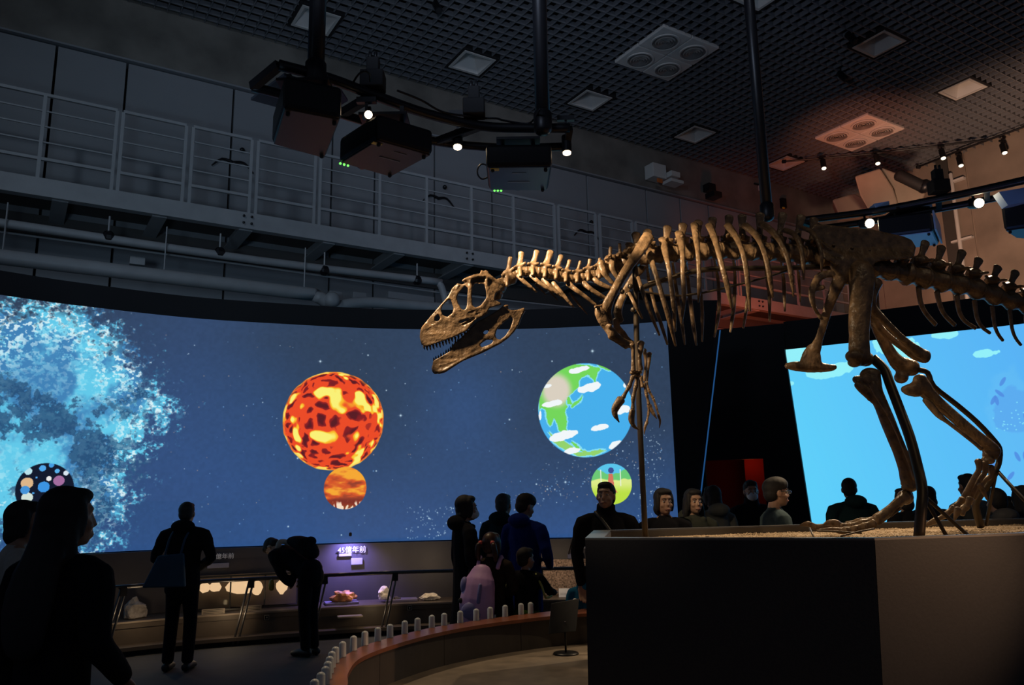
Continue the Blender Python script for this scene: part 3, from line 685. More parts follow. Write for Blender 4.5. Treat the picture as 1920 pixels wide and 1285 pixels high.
# hand rail with slanted double posts
hr = thing('handrail', oncurve(700, 1072, 1.0)[0] * Vector((1, 1, 0)), 'dark tubular handrail on slanted double posts before the exhibit counter', 'handrail')
M_rail = mat('rail_steel', (.10, .10, .105), .35, .7, .1, 8)
qs = [oncurve(x, 1100, .95)[0] for x in (-60, 100, 200, 300, 400, 480, 560, 640, 740, 820, 900, 1000, 1090, 1180)]
ZR = [oncurve(x, y, .95)[0].z for x, y in ((210, 1101), (400, 1089), (620, 1079), (740, 1072), (1080, 1070))]; zr = sum(ZR) / len(ZR)
obj('top_rail', G().sweep([Vector((q.x, q.y, zr)) for q in qs], .022, n=8, sub=3), M_rail, hr, smooth=True)
for xt, yt, xb, yb in ((-20, 1110, -34, 1225), (228, 1102, 216, 1195), (468, 1092, 457, 1190), (606, 1080, 592, 1170), (738, 1074, 732, 1158), (1010, 1072, 1006, 1150)):
    a, T, n_ = oncurve(xt, yt, .95); b, _, _ = oncurve(xb, yb, .95); b.z = .0; a.z = zr; b = a + (b - a) * 1.0; b = Vector((a.x, a.y, 0)) - T * .16
    for s in (0, .05): obj('post', G().sweep([a + T * s, b + T * s], .013, n=6, sub=1), M_rail, hr, smooth=True)
    obj('bracket', G().box(a - ZZ * .05 + T * .02, (.07, .05, .1), T, n_), M_blackm, hr)
# lettering plates on the counter's back wall
M_let = mat('white_letter', (.8, .8, .8), .5, emit=(.75, .8, 1), es=.05); M_plate = mat('label_plate', (.3, .3, .42), .5)
def sign(px, py, body, size, lab, dim=False):
    p, T, n_ = oncurve(px, py, .16)
    t = thing('wall_lettering', p, lab, 'sign'); text('letters', body, size, p, T, ZZ, M_let, t)
    return t
sign(633, 1037, '45億年前', .095, 'white raised lettering reading 45 with four characters, lit violet'); sign(404, 1048, '億年前', .075, 'small white lettering just right of the standing man with the tote bag'); sign(1076, 1028, '億年前', .065, 'small faint lettering on the counter wall left of the tub')
for x, y, w_, h_, lab in ((647, 1041, .17, .035, 'narrow pale caption strip directly under the violet lit lettering'), (669, 1053, .15, .085, 'small violet lit caption plate right below the lettering'), (590, 1055, .08, .07, 'small caption plate right of the bending person'), (1078, 1043, .2, .07, 'small dark blue caption plate beside the tall man'), (409, 1061, .26, .06, 'dim blue caption plate right of the man with the tote bag')):
    p, T, n_ = oncurve(x, y, .15); tag(obj('caption_plate', G().box(p, (w_, .025, h_), T, n_), M_plate if x != 1078 else mat('plate_blue', (.05, .06, .16), .5), bevel=.004), lab, 'sign')
p, T, n_ = oncurve(655, 1012, .25); light('SPOT', 'violet_spot', p + n_ * .12 + ZZ * .04, p - n_ * .12 - ZZ * .42, 70, (.35, .28, 1), .02, 130, .9)
lmp = thing('spot_lamp', p + n_ * .12 + ZZ * .06, 'tiny violet downlight under the screen edge above the lettering', 'lamp'); obj('housing', G().sweep([p + n_ * .12 + ZZ * .055, p + n_ * .12 + ZZ * .085], .02, n=8, sub=1), M_blackm, lmp)
def glow(px, py, dist, e, col=(1, .72, .42), dz=.3):
    p, T, n_ = oncurve(px, py, dist); light('POINT', 'case_glow', p + n_ * .1 + ZZ * dz, None, e, col, .03)
def rock(name, px, py, r, m, lab, seed, cat='rock', dist=.45):
    p, T, n_ = oncurve(px, py, dist); p.z = .345 + .6 * r[2] + (.03 if seed in (2, 3) else 0); bm = bmesh.new(); bmesh.ops.create_icosphere(bm, subdivisions=3, radius=1)
    for v_ in bm.verts:
        k = 1 + .45 * (noise.noise(v_.co * 1.6 + Vector((seed, 0, 0)))) + .18 * noise.noise(v_.co * 5 + Vector((0, seed, 0)))
        c = v_.co * k; c.z = max(c.z, -.6); v_.co = T * c.x * r[0] + n_ * c.y * r[1] + ZZ * c.z * r[2] + p
    me = bpy.data.meshes.new(name); bm.to_mesh(me); bm.free(); me.materials.append(m); o = bpy.data.objects.new(name, me); COL.objects.link(o)
    c = p - ZZ * .6 * r[2]
    for v_ in me.vertices: v_.co -= c
    o.location = c; return tag(o, lab, cat)
M_rk = mat('pale_rock', (.5, .42, .32), .8, 0, .3, 20, .5); M_ro = mat('banded_orange_rock', (.55, .24, .08), .5, 0, .8, 9, .3); M_cr = mat('white_crystal', (.8, .72, .6), .4, 0, .25, 18, .4)
rock('rock', 252, 1141, (.125, .1, .13), mat('dim_rock', (.3, .27, .25), .8, 0, .3, 20, .5), 'pale pointed rock on the counter between the two left people', 1)
rock('rock', 644, 1118, (.15, .1, .085), M_ro, 'orange and brown banded rock specimen on the lit counter', 2)
rock('rock', 719, 1114, (.08, .08, .1), M_cr, 'bright white crystal lump on the counter', 3)
rock('rock', 743, 1120, (.05, .04, .035), mat('dark_rock', (.08, .07, .06), .7), 'small dark stone behind the handrail post', 4)
rock('rock', 806, 1115, (.12, .08, .055), M_cr, 'bright flat pale specimen beside the masked man', 5)
for x, y, e in ((640, 1100, 2.4), (717, 1095, 3.5), (808, 1100, 3.0), (1040, 1095, 3.4), (250, 1110, .12), (430, 1150, 1.9), (260, 1150, 1.9), (700, 1150, .7)): glow(x, y, .55 if y < 1140 else .95, e, dz=.28 if y < 1140 else .0)
for x, y, w_, lab in ((640, 1131, .42, 'low tray under the orange banded rock'), (752, 1130, .42, 'low tray under the white crystal lump')):
    p, T, n_ = oncurve(x, y, .42); p.z = .341; tag(obj('specimen_tray', G().box(p + ZZ * .015, (w_, .26, .03), T, n_), mat('violet_tray', (.2, .18, .3), .5), bevel=.005), lab, 'tray')
# glass fronted specimen case with lit slabs
gc = thing('glass_case', oncurve(440, 1110, .3)[0], 'low glass fronted case with glowing translucent stone slabs', 'glass case')
M_frame = mat('case_frame', (.03, .03, .03), .4); M_glow = mat('lit_slab', (.6, .45, .3), .6, 0, .3, 6, 0, emit=(1, .66, .36), es=.95)
p0_, T, n_ = oncurve(366, 1100, .40); p1_, _, _ = oncurve(560, 1090, .40)
dq = Vector(((p1_ - p0_).x, (p1_ - p0_).y, 0)); Tq = dq.normalized(); nq = Vector((Tq.y, -Tq.x, 0))
base = Vector((p0_.x, p0_.y, .355)); HC = .40
obj('back_panel', G().prism([base - nq * .22, base + dq - nq * .22, base + dq - nq * .22 + ZZ * HC, base - nq * .22 + ZZ * HC], -nq * .02), mat('case_back', (.16, .13, .10), .7), gc)
for i in range(4): obj('upright', G().bar(base + dq * (i / 3), base + dq * (i / 3) + ZZ * HC, .015, .015), M_frame, gc)
obj('top_frame', G().bar(base + ZZ * HC, base + dq + ZZ * HC, .02, .02), M_frame, gc); obj('bottom_frame', G().bar(base, base + dq, .02, .02), M_frame, gc)
mg = bpy.data.materials.new('clear_glass'); mg.use_nodes = True; bb = mg.node_tree.nodes['Principled BSDF']; bb.inputs['Transmission Weight'].default_value = 1; bb.inputs['Roughness'].default_value = .02; bb.inputs['IOR'].default_value = 1.1
for i in range(3): obj('pane', G().prism([base + dq * (i / 3 + .004), base + dq * ((i + 1) / 3 - .004), base + dq * ((i + 1) / 3 - .004) + ZZ * HC, base + dq * (i / 3 + .004) + ZZ * HC], nq * .004), mg, gc)
rs = random.Random(3)
for x, y, a, b, lab in ((383, 1102, .07, .06, 'small glowing slab at the left end of the glass case'), (404, 1101, .07, .06, 'second small glowing slab in the glass case'), (450, 1100, .16, .10, 'large irregular glowing slab left of the bending person'), (482, 1102, .07, .085, 'glowing slab edge right of the largest slab'), (528, 1100, .07, .09, 'glowing slab beside the bending person legs')):
    c, _, _ = oncurve(x, y, .30); pts = []
    for k in range(14):
        t_ = 2 * math.pi * k / 14; q = 1 + .12 * rs.uniform(-1, 1); pts.append(c + Tq * a * q * math.cos(t_) + ZZ * b * q * math.sin(t_))
    tag(obj('stone_slab', G().prism(pts, nq * .02), M_glow), lab, 'stone slab')
for x, y, w_, lab in ((400, 1147, .26, 'printed note on the case front, left of the slanted post'), (471, 1141, .24, 'printed note on the case front, right of the slanted post'), (656, 1156, .3, 'flat pale panel lying on the lower step under the orange rock')):
    c, T, n_ = oncurve(x, y, .73 if y < 1150 else .86)
    o = obj('text_panel', G().box(c, (w_, .015 if y < 1150 else .16, .06 if y < 1150 else .015), T, n_), mat('note_paper', (.3, .25, .2), .7)); tag(o, lab, 'sign')
    if y < 1150:
        for r_ in range(3): obj('print_line', G().box(c + n_ * .009 + ZZ * (.018 - .018 * r_), (w_ * .88, .001, .006), T, n_), M_blackm, o)
for x, y, lab in ((768, 1140, 'tiny square pictogram plate on the counter front'), (500, 1158, 'tiny dark pictogram plate left of the bending person')):
    c, T, n_ = oncurve(x, y, .73); o = tag(obj('pictogram', G().box(c, (.07, .02, .07), T, n_), M_blackm), lab, 'sign')
    obj('border', G().box(c + n_ * .011, (.058, .004, .058), T, n_), mat('note_pale', (.4, .36, .3), .6), o); obj('dark_field', G().box(c + n_ * .014, (.045, .004, .045), T, n_), M_blackm, o); obj('dot', G().ell(c + n_ * .017, (.01, .01, .01), n=8, m=6), mat('note_pale', (.4, .36, .3)), o)
# speckled stone slab leaning on the counter right of the boy
p0_, T, n_ = oncurve(1000, 1112, .14); p1_, _, _ = oncurve(1130, 1112, .14)
e_ = Vector((p1_.x, p1_.y, .345)); b_ = Vector((p0_.x, p0_.y, .345))
tag(obj('stone_slab', G().prism([b_, e_, e_ + ZZ * .46 - n_ * .05, b_ + ZZ * .46 - n_ * .05], n_ * .05), mat('speckled_stone', (.32, .23, .19), .9, 0, .8, 45, .6)), 'large brown speckled stone slab behind the boy', 'stone slab')
for x, y, lab in ((1048, 1122, 'bright white blank card on the counter right of the boy'), (1069, 1121, 'second white card half hidden by the blue jacket')):
    c, T, n_ = oncurve(x, y, .5); c.z = .345; o = obj('label_card', G().prism([c, c + T * .15, c + T * .17 + ZZ * .11 - n_ * .02, c + ZZ * .11 - n_ * .02], n_ * .004), M_let); tag(o, lab, 'card')
    for r_ in range(3): obj('print_line', G().box(c + T * .075 + n_ * .006 + ZZ * (.02 + .015 * r_) - n_ * .008, (.11, .001, .003), T, n_), mat('grey_print', (.3, .28, .25)), o)

# ================================================================== RING WALL with pegs
ZP, ZWL = .45, .69
inn = [onz(x, y, ZWL) for x, y in ((652, 1284), (653, 1262), (680, 1232), (760, 1203), (850, 1181), (960, 1164), (1090, 1151))]
out = [onz(x, y, ZWL) for x, y in ((612, 1284), (628, 1245), (660, 1222), (700, 1205), (800, 1179), (900, 1163), (1000, 1150), (1095, 1142))]
cen = Vector((2.0, 3.6, 0))
inn = [inn[0] + Vector((.35, -1.1, 0)), inn[0] + Vector((.06, -.5, 0))] + inn + [inn[-1] + Vector((.45, -.04, 0)), inn[-1] + Vector((.85, -.3, 0))]
out = [out[0] + Vector((.28, -1.1, 0)), out[0] + Vector((.05, -.5, 0))] + out + [out[-1] + Vector((.5, -.03, 0)), out[-1] + Vector((1.0, -.3, 0))]
PI_, PO = curve_pts(inn, 5), curve_pts(out, 5)
def resamp(P, n):
    s = arclen(P); L = s[-1]; o = []
    for k in range(n):
        t = L * k / (n - 1); i = min(max(int(np.searchsorted(s, t)) - 1, 0), len(P) - 2); q = (t - s[i]) / (s[i + 1] - s[i]); o.append(P[i].lerp(P[i + 1], q))
    return o
NR = 70; PI_, PO = resamp(PI_, NR), resamp(PO, NR)
def band(PA, PB, z0, z1):
    g = G(); vs = []
    for a, b in zip(PA, PB): vs += [(a.x, a.y, z0), (a.x, a.y, z1), (b.x, b.y, z1), (b.x, b.y, z0)]
    fs = []
    for i in range(len(PA) - 1):
        a = 4 * i; c = a + 4
        for k in range(4): fs.append((a + k, a + (k + 1) % 4, c + (k + 1) % 4, c + k))
    fs += [(0, 3, 2, 1), (4 * len(PA) - 4, 4 * len(PA) - 3, 4 * len(PA) - 2, 4 * len(PA) - 1)]
    return g.add(vs, fs)
ring = thing('ring_wall', (PO[20].x, PO[20].y, 0), 'low curved wall around the raised floor with a red brown wooden top', 'low wall')
M_cap = mat('red_brown_wood', (.25, .085, .045), .35, 0, .2, 6); M_rw = mat('ring_panel', (.06, .05, .045), .55, 0, .12, 5)
obj('cap', band(PI_, PO, ZWL - .025, ZWL), M_cap, ring)
NI = 7
for i in range(NI):
    a, b = i * (NR - 1) // NI, (i + 1) * (NR - 1) // NI
    ia = [p.lerp(q, .12) for p, q in zip(PI_[a:b + 1], PO[a:b + 1])]; ib = [p.lerp(q, .3) for p, q in zip(PI_[a:b + 1], PO[a:b + 1])]
    ia[0] = ia[0].lerp(ia[1], .05); ib[0] = ib[0].lerp(ib[1], .05)
    obj('inner_panel', band(ia, ib, ZP - .02, ZWL - .025), M_rw, ring)
obj('outer_panel', band([p.lerp(q, .6) for p, q in zip(PI_, PO)], [p.lerp(q, .95) for p, q in zip(PI_, PO)], 0, ZWL - .025), M_rw, ring)
plat = struct('trim_1', G().prism([(p.lerp(q, .2).x, p.lerp(q, .2).y, ZP - .05) for p, q in zip(PI_, PO)][::1] + [(3.2, 1.5, ZP - .05), (-.4, 1.5, ZP - .05)], (0, 0, .05)), mat('raised_floor', (.20, .16, .12), .6, 0, .25, 7, .1))
pegs = [(x, y) for x, y in ((612, 1279), (609, 1266), (608, 1255), (613, 1245), (620, 1235), (631, 1225), (644, 1216), (660, 1206), (678, 1199), (699, 1190), (721, 1183), (744, 1177), (769, 1170), (797, 1165), (823, 1160), (852, 1157), (882, 1153), (912, 1149), (942, 1146), (973, 1143), (1004, 1140), (1026, 1139), (1093, 1131))]
peg0 = None; M_peg = mat('pale_peg', (.74, .78, .76), .35, 0, .05, 10)
for i, (x, y) in enumerate(pegs):
    c = onz(x, y + (8 if i < 8 else 4), ZWL + .055)
    j = min(range(NR), key=lambda k: (PO[k] - Vector((c.x, c.y, 0))).length); c = PO[j] * .0 + Vector((c.x, c.y, 0)); q = PO[j]; nrm = (PO[j] - PI_[j]).normalized()
    T = (PO[min(j + 1, NR - 1)] - PO[j - 1]).normalized(); dd = (c - q).dot(T); c = q + T * dd + nrm * .012
    if peg0 is None:
        g = G(); g.sweep([(0, 0, ZWL - .22), (0, 0, ZWL + .075)], [.027, .022], n=12, sub=1); peg0 = obj('peg', g, M_peg, smooth=True); o = peg0; off0 = Vector(o.location)
    else: o = peg0.copy(); COL.objects.link(o)
    o.location = Vector((c.x, c.y, off0.z)); 
    tag(o, 'rounded pale grey peg in the evenly spaced row along the curved low wall', 'peg', 'row of pegs on the curved low wall')
# placard on a stand inside the ring
b = onz(1061, 1227, ZP); st = thing('placard_stand', b, 'dark blank placard on a thin stand inside the curved wall', 'sign stand')
obj('base_disc', G().sweep([b + ZZ * .0, b + ZZ * .012], [.10, .095], n=20, sub=1, round_=False), M_blackm, st, smooth=True)
tp = at(1060, 1128, b.y); obj('pole', G().sweep([b + ZZ * .01, Vector((b.x, b.y, tp.z - .15))], .008, n=8, sub=1), M_blackm, st, smooth=True)
A_, B_, C_, D_ = at(1034, 1132, b.y + .06), at(1086, 1123, b.y + .06), at(1080, 1184, b.y - .03), at(1028, 1190, b.y - .03)
obj('board', G().prism([A_, B_, C_, D_], (0, .012, 0)), M_black, st, bevel=.003)
# ================================================================== PLINTH
ZR_, ZG = 1.36, 1.33
F0, F1, F2 = onz(1097, 1013, ZR_), onz(1640, 1013.5, ZR_), onz(1920, 1004, ZR_)
B0, B1, B2 = onz(1113, 998, ZR_), onz(1500, 986.5, ZR_), onz(1920, 974.5, ZR_)
F3 = F2 + (F2 - F1) * .9 + Vector((0, .35, 0)); B3 = B2 + (B2 - B1) * .5; B3.x = max(B3.x, F3.x)
tub = thing('fossil_plinth', (2.4, 5.2, 0), 'large dark plinth box carrying the gravel bed under the dinosaur skeleton', 'plinth')
top = [F0, F1, F2, F3, B3, B2, B1, B0]; ctr = sum(top, Vector()) / 8
bot = [p + (Vector((ctr.x, ctr.y, p.z)) - p).normalized() * .0 for p in top]
bot[0] = F0 + Vector((-.02, .0, 0)); bot[1] = F1 + Vector((-.07, .0, 0))
for i in range(8):
    a, b = top[i], top[(i + 1) % 8]; c, d_ = bot[(i + 1) % 8], bot[i]
    e = (b - a); n_ = Vector((e.y, -e.x, 0)).normalized(); e = e.normalized() * .0015
    n_ = -n_ if n_.dot(ctr - a) < 0 else n_
    obj('side_panel', G().prism([a + e, b - e, Vector((c.x, c.y, 0)) - e, Vector((d_.x, d_.y, 0)) + e], n_ * .03), M_tub, tub)
def inset(P, k): return [p + (Vector((ctr.x, ctr.y, p.z)) - p).normalized() * k for p in P]
inn_ = inset(top, .07); inn_[0] = F0 + Vector((.13, .10, 0)); inn_[7] = B0 + Vector((.12, -.07, 0))
for i in range(8):
    j = (i + 1) % 8
    obj('rim', G().prism([top[i], top[j], inn_[j], inn_[i]], (0, 0, .012)), mat('rim_grey', (.09, .09, .095), .4, 0, .05, 9), tub)
    obj('lining', G().prism([inn_[i], inn_[j], inn_[j] - ZZ * .2, inn_[i] - ZZ * .2], (ctr - inn_[i]).normalized() * .004), M_tubin, tub)
# gravel: a bumpy bed and loose stones
def inside(x, y):
    c = False; P = inn_
    for i in range(8):
        a, b = P[i], P[(i + 1) % 8]
        if (a.y > y) != (b.y > y) and x < (b.x - a.x) * (y - a.y) / (b.y - a.y) + a.x: c = not c
    return c
g = G(); g.prism([p - ZZ * .13 for p in inn_], (0, 0, .085)); x0, x1 = min(p.x for p in inn_), max(p.x for p in inn_); y0, y1 = min(p.y for p in inn_), max(p.y for p in inn_)
rg = random.Random(11); cnt = 0
while cnt < 15000:
    x, y = rg.uniform(x0, min(x1, 4.6)), rg.uniform(y0, y1)
    if not inside(x, y): continue
    cnt += 1
    z = ZG - .022 + .012 * noise.noise(Vector((x * 3, y * 3, 0))) + rg.uniform(-.006, .004); r = rg.uniform(.007, .017)
    a = rg.uniform(0, 6.28); c_, s_ = math.cos(a) * r * 1.3, math.sin(a) * r * 1.3
    g.add([(x + c_, y + s_, z), (x - s_ * .8, y + c_ * .8, z + rg.uniform(-.3, .3) * r), (x - c_, y - s_, z), (x + s_ * .8, y - c_ * .8, z), (x, y, z + r * .8), (x, y, z - r)],
          [(0, 1, 4), (1, 2, 4), (2, 3, 4), (3, 0, 4), (1, 0, 5), (2, 1, 5), (3, 2, 5), (0, 3, 5)])
tag(obj('gravel', g, M_gravel), 'pale tan gravel bed filling the plinth box under the skeleton feet', 'gravel', kind='stuff')

# ================================================================== TRUSS RINGS, POLES, PROJECTORS
def poly_at(z, pts): return [onz(x, y, z) for x, y in pts]
def truss(name, za, A_pts, zb, B_pts, lab):
    A_, B_ = poly_at(za, A_pts), poly_at(zb, B_pts)
    t = thing(name, (A_[0].x, A_[0].y, za), lab, 'truss')
    obj('rail', G().sweep(A_, .038, n=10, sub=4, round_=False), M_blackm, t, smooth=True)
    obj('rail', G().sweep(B_, .034, n=10, sub=4, round_=False), M_blackm, t, smooth=True)
    return t, A_, B_
tl, LA, LB = truss('lighting_truss', 4.5, [(523, 122), (620, 148), (700, 178), (800, 213), (900, 236), (985, 240), (1068, 240)], 4.42, [(473, 163), (560, 186), (640, 214), (740, 244), (820, 266), (940, 277), (1062, 275)], 'black curved double rail truss carrying projectors at upper left')
for i in (0, 2, 4, 6): obj('cross_bar', G().bar(LA[i], LB[min(i, 6)], .05, .06), M_blackm, tl)
tr, RA, RB = truss('lighting_truss', 4.5, [(1500, 414), (1640, 396), (1760, 373), (1850, 354), (1990, 322)], 4.45, [(1540, 428), (1640, 414), (1760, 392), (1850, 375), (1990, 346)], 'black curved double rail truss carrying lamps and projectors at upper right')
for i in (0, 2, 3): obj('cross_bar', G().bar(RA[i], RB[i], .05, .06), M_blackm, tr)
for px, py, z, lab in ((591.5, 150, 4.45, 'thick black vertical pole holding the left end of the left truss'), (1018, 240, 4.45, 'thick black vertical pole holding the right end of the left truss'), (1439, 405, 4.5, 'thick black vertical pole rising above the skeleton ribs')):
    b = onz(px, py, z); k = thing('hanging_pole', b, lab, 'pole')
    obj('tube', G().sweep([b, Vector((b.x, b.y, CEIL + .5))], .058, n=16, sub=1, round_=False), M_blackm, k, smooth=True)
    obj('collar', G().sweep([b - ZZ * .02, b + ZZ * .12], .072, n=16, sub=1), M_blackm, k, smooth=True)
# cables along the left truss
for pts, lab in (((( 905, 222), (930, 222), (945, 226), (985, 232), (1000, 225), (1012, 205)), 'black cable loop between the middle pole and the left truss'), (((662, 155), (672, 140), (684, 133), (693, 140), (694, 152)), 'thin black cable arching over the left truss clamp'), (((745, 170), (790, 188), (830, 210), (880, 218)), 'black cable lying along the left truss rail')):
    P = poly_at(4.53, pts) if 'left side' not in lab else [at(x, y, 6.02) for x, y in pts]; tag(obj('cable', G().sweep(P, .008, n=6, sub=4), M_blackm, smooth=True), lab, 'cable')
k = tag(obj('cable', G().sweep(poly_at(4.4, ((553, 200), (560, 188), (590, 182), (610, 172), (640, 168))), .006, n=6, sub=4), M_panel, smooth=True), 'thin pale cable curling above the leftmost projector', 'cable')
def clampbox(px, py, z, lab):
    p = onz(px, py, z); k = thing('junction_unit', p, lab, 'clamp')
    obj('body', G().box(p + ZZ * .08, (.17, .14, .13)), M_black, k, bevel=.01); obj('head', G().box(p + ZZ * .19, (.09, .08, .14)), M_black, k, bevel=.008)
    for s in (-1, 1): obj('knob', G().sweep([p + Vector((s * .02, -.02, .26)), p + Vector((s * .02, -.02, .30))], .012, n=8, sub=1), M_blackm, k, smooth=True)
clampbox(699, 172, 4.52, 'black clamp unit standing on the left truss above the middle projector'); clampbox(889, 222, 4.52, 'black clamp unit standing on the left truss left of the middle pole'); clampbox(1762, 365, 4.52, 'black clamp unit standing on the right truss')
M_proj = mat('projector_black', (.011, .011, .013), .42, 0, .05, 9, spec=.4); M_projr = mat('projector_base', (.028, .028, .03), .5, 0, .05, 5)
M_green = mat('green_led', (.05, .3, .05), .4, emit=(.15, 1, .1), es=2.0); M_yel = mat('yellow_sticker', (.75, .55, .05), .5)
def projector(quad, z, h, lab, text_at=None, mount=None, base=M_projr):
    Q = [onz(x, y, z) for x, y in quad]; c = sum(Q, Vector()) / 4
    t = thing('projector', c, lab, 'projector')
    b = obj('body', G().prism(Q, (0, 0, h)), M_proj, t, bevel=.03)
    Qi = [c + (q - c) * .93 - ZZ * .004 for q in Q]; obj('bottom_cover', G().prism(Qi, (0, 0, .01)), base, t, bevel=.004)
    obj('lens', G().sweep([(Q[2] + Q[3]) / 2 + ZZ * h * .45, (Q[2] + Q[3]) / 2 + ((Q[2] + Q[3]) / 2 - (Q[0] + Q[1]) / 2).normalized() * .06 + ZZ * h * .45], .06, n=16, sub=1), M_blackm, t, smooth=True)
    for q in (Q[0], Q[1], Q[2]): obj('foot', G().sweep([c + (q - c) * .8 - ZZ * .005, c + (q - c) * .8 - ZZ * .02], .014, n=8, sub=1), M_black, t)
    mz = 4.42; obj('mount_plate', G().box(Vector((c.x, c.y, z + h + .10)), (.34, .26, .02)), M_blackm, t)
    for s in (-1, 1): obj('mount_arm', G().bar(Vector((c.x + s * .12, c.y, z + h)), Vector((c.x + s * .12, c.y, max(mz, z + h + .15))), .03, .04, up=Vector((0, 1, 0))), M_blackm, t)
    return t, Q, c
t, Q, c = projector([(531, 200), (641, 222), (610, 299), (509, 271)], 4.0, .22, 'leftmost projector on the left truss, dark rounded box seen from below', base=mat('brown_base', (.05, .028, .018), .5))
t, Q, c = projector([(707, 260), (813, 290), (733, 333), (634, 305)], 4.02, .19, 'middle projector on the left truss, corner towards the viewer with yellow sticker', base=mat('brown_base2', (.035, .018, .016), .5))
def on_bottom(Q, a, b): return (Q[0] * (1 - a) + Q[1] * a) * (1 - b) + (Q[3] * (1 - a) + Q[2] * a) * b
def sticker(Q, a, b, w_, d_, m, t, nm):
    p = on_bottom(Q, a, b) - ZZ * .006; X = (Q[1] - Q[0]).normalized(); obj(nm, G().box(p, (w_, d_, .004), X, Vector((-X.y, X.x, 0))), m, t)
M_txt = mat('grey_print_line', (.22, .22, .24), .5)
sticker(Q, .08, .12, .07, .035, M_yel, t, 'sticker'); sticker(Q, .55, .45, .16, .01, M_txt, t, 'print_line'); sticker(Q, .55, .2, .1, .006, M_txt, t, 'print_line')
for k in range(3):
    p = on_bottom(Q, .04 + .07 * k, 1.0) - ZZ * .002; obj('status_light', G().ell(p, .009, n=8, m=6), M_green, t)
t, Q, c = projector([(911, 312), (1036, 311), (1028, 358), (916, 357)], 4.08, .185, 'right hand projector on the left truss, bottom lit blue with green status lights', base=mat('blue_lit_base', (.035, .05, .075), .35))  # blue light on the bottom is put into the base colour
sticker(Q, .13, .1, .065, .05, M_yel, t, 'sticker'); sticker(Q, .5, .6, .17, .014, M_txt, t, 'print_line'); sticker(Q, .5, .25, .11, .01, M_txt, t, 'print_line')
for k in range(3):
    p = on_bottom(Q, .10 + .055 * k, 1.0) - ZZ * .002; obj('status_light', G().ell(p, .009, n=8, m=6), M_green, t)
obj('cable', G().sweep([at(x, y, 6.1) for x, y in ((913, 310), (903, 308), (896, 316), (896, 328), (904, 336), (914, 333))], .007, n=6, sub=4), M_blackm, t, smooth=True)
M_blu = mat('blue_lit_plastic', (.35, .5, .75), .5)  # white plastic with the blue projector spill painted into its colour
t, Q, c = projector([(1648, 446), (1750, 433), (1762, 459), (1672, 470)], 4.16, .22, 'black projector with underside lit blue on the right truss', base=M_blu)
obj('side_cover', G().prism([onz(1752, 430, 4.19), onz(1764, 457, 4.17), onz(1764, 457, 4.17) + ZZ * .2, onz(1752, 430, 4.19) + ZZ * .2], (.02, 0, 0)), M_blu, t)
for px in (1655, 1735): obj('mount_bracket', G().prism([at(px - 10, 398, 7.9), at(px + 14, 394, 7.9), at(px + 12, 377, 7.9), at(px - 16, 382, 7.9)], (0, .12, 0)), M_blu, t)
t, Q, c = projector([(1882, 432), (1985, 418), (1990, 455), (1903, 446)], 4.1, .26, 'black projector cut off by the right edge of the view', base=M_projr)
obj('mount_bracket', G().prism([at(1890, 385, 7.3), at(1960, 372, 7.3), at(1960, 345, 7.3), at(1873, 360, 7.3)], (0, .1, 0)), M_blu, t)
light('SPOT', 'projector_spill', at(1750, 560, 6.6), at(1712, 448, 8.0), 9, (.1, .32, 1), .05, 40, .5)
light('SPOT', 'projector_spill', at(1930, 520, 6.4), at(1900, 375, 7.3), 7, (.1, .32, 1), .05, 40, .5)
light('SPOT', 'projector_spill', at(1010, 470, 5.2), at(980, 330, 6.2), 2.2, (.2, .6, 1), .05, 34, .5)
# tilted mount plates of the leftmost projector
pl = [at(470, 188, 5.45), at(533, 141, 5.4), at(585, 160, 5.6), at(540, 207, 5.65)]
obj('mount_plate', G().prism(pl, (0, 0, .02)), mat('dusk_plate', (.02, .02, .03), .8), tl)
pl = [at(583, 178, 5.7), at(640, 172, 5.8), at(652, 190, 5.85), at(620, 208, 5.8), at(575, 200, 5.75)]
obj('mount_plate', G().prism(pl, (0, 0, .02)), mat('plum_plate', (.05, .03, .045), .5), tl)
# track lamps on the trusses
M_hot = mat('lamp_glass', (.8, .7, .6), .3, emit=(1, .78, .52), es=9.0); M_hot2 = mat('lamp_glass_bright', (.8, .7, .6), .3, emit=(1, .8, .5), es=24.0); M_pin = mat('lamp_glass_small', (.8, .8, .7), .3, emit=(1, .9, .7), es=1.6)
def spot(px, py, Y, d, r, L, lab, glass, hang=None, nm='spotlight', cat='spotlight'):
    c = at(px, py, Y); d = Vector(d).normalized(); t = thing(nm, c, lab, cat)
    obj('housing', G().sweep([c - d * L, c - d * .004], r, n=14, sub=1, round_=False), M_blackm, t, smooth=False)
    obj('lens', G().sweep([c - d * .01, c + d * .006], [r * .86, r * .8], n=14, sub=1, round_=False), glass, t)
    top_ = c - d * (L * .7); h = hang if hang else .12
    obj('yoke', G().bar(top_, top_ + ZZ * h, .018, .018, up=Vector((0, 1, 0))), M_blackm, t); obj('adapter', G().box(top_ + ZZ * h, (.14, .04, .04)), M_blackm, t)
    return t
spot(691, 215, 5.2, (.35, -.9, -.35), .033, .13, 'glowing spotlight between the left and middle projectors', M_hot)
spot(858, 276, 5.9, (0, -.25, -1), .04, .15, 'glowing downward spotlight right of the middle projector', M_hot, .2)
spot(1063, 287, 6.0, (0, -.12, -1), .04, .15, 'glowing downward spotlight at the right end of the left truss', M_hot, .2)
spot(1631, 419, 7.9, (.0, -1, -.35), .055, .16, 'bright spotlight shining at the viewer above the pelvis', M_hot2)
spot(1836, 381, 7.5, (-.1, -1, -.35), .055, .16, 'bright spotlight shining at the viewer above the tail', M_hot2)
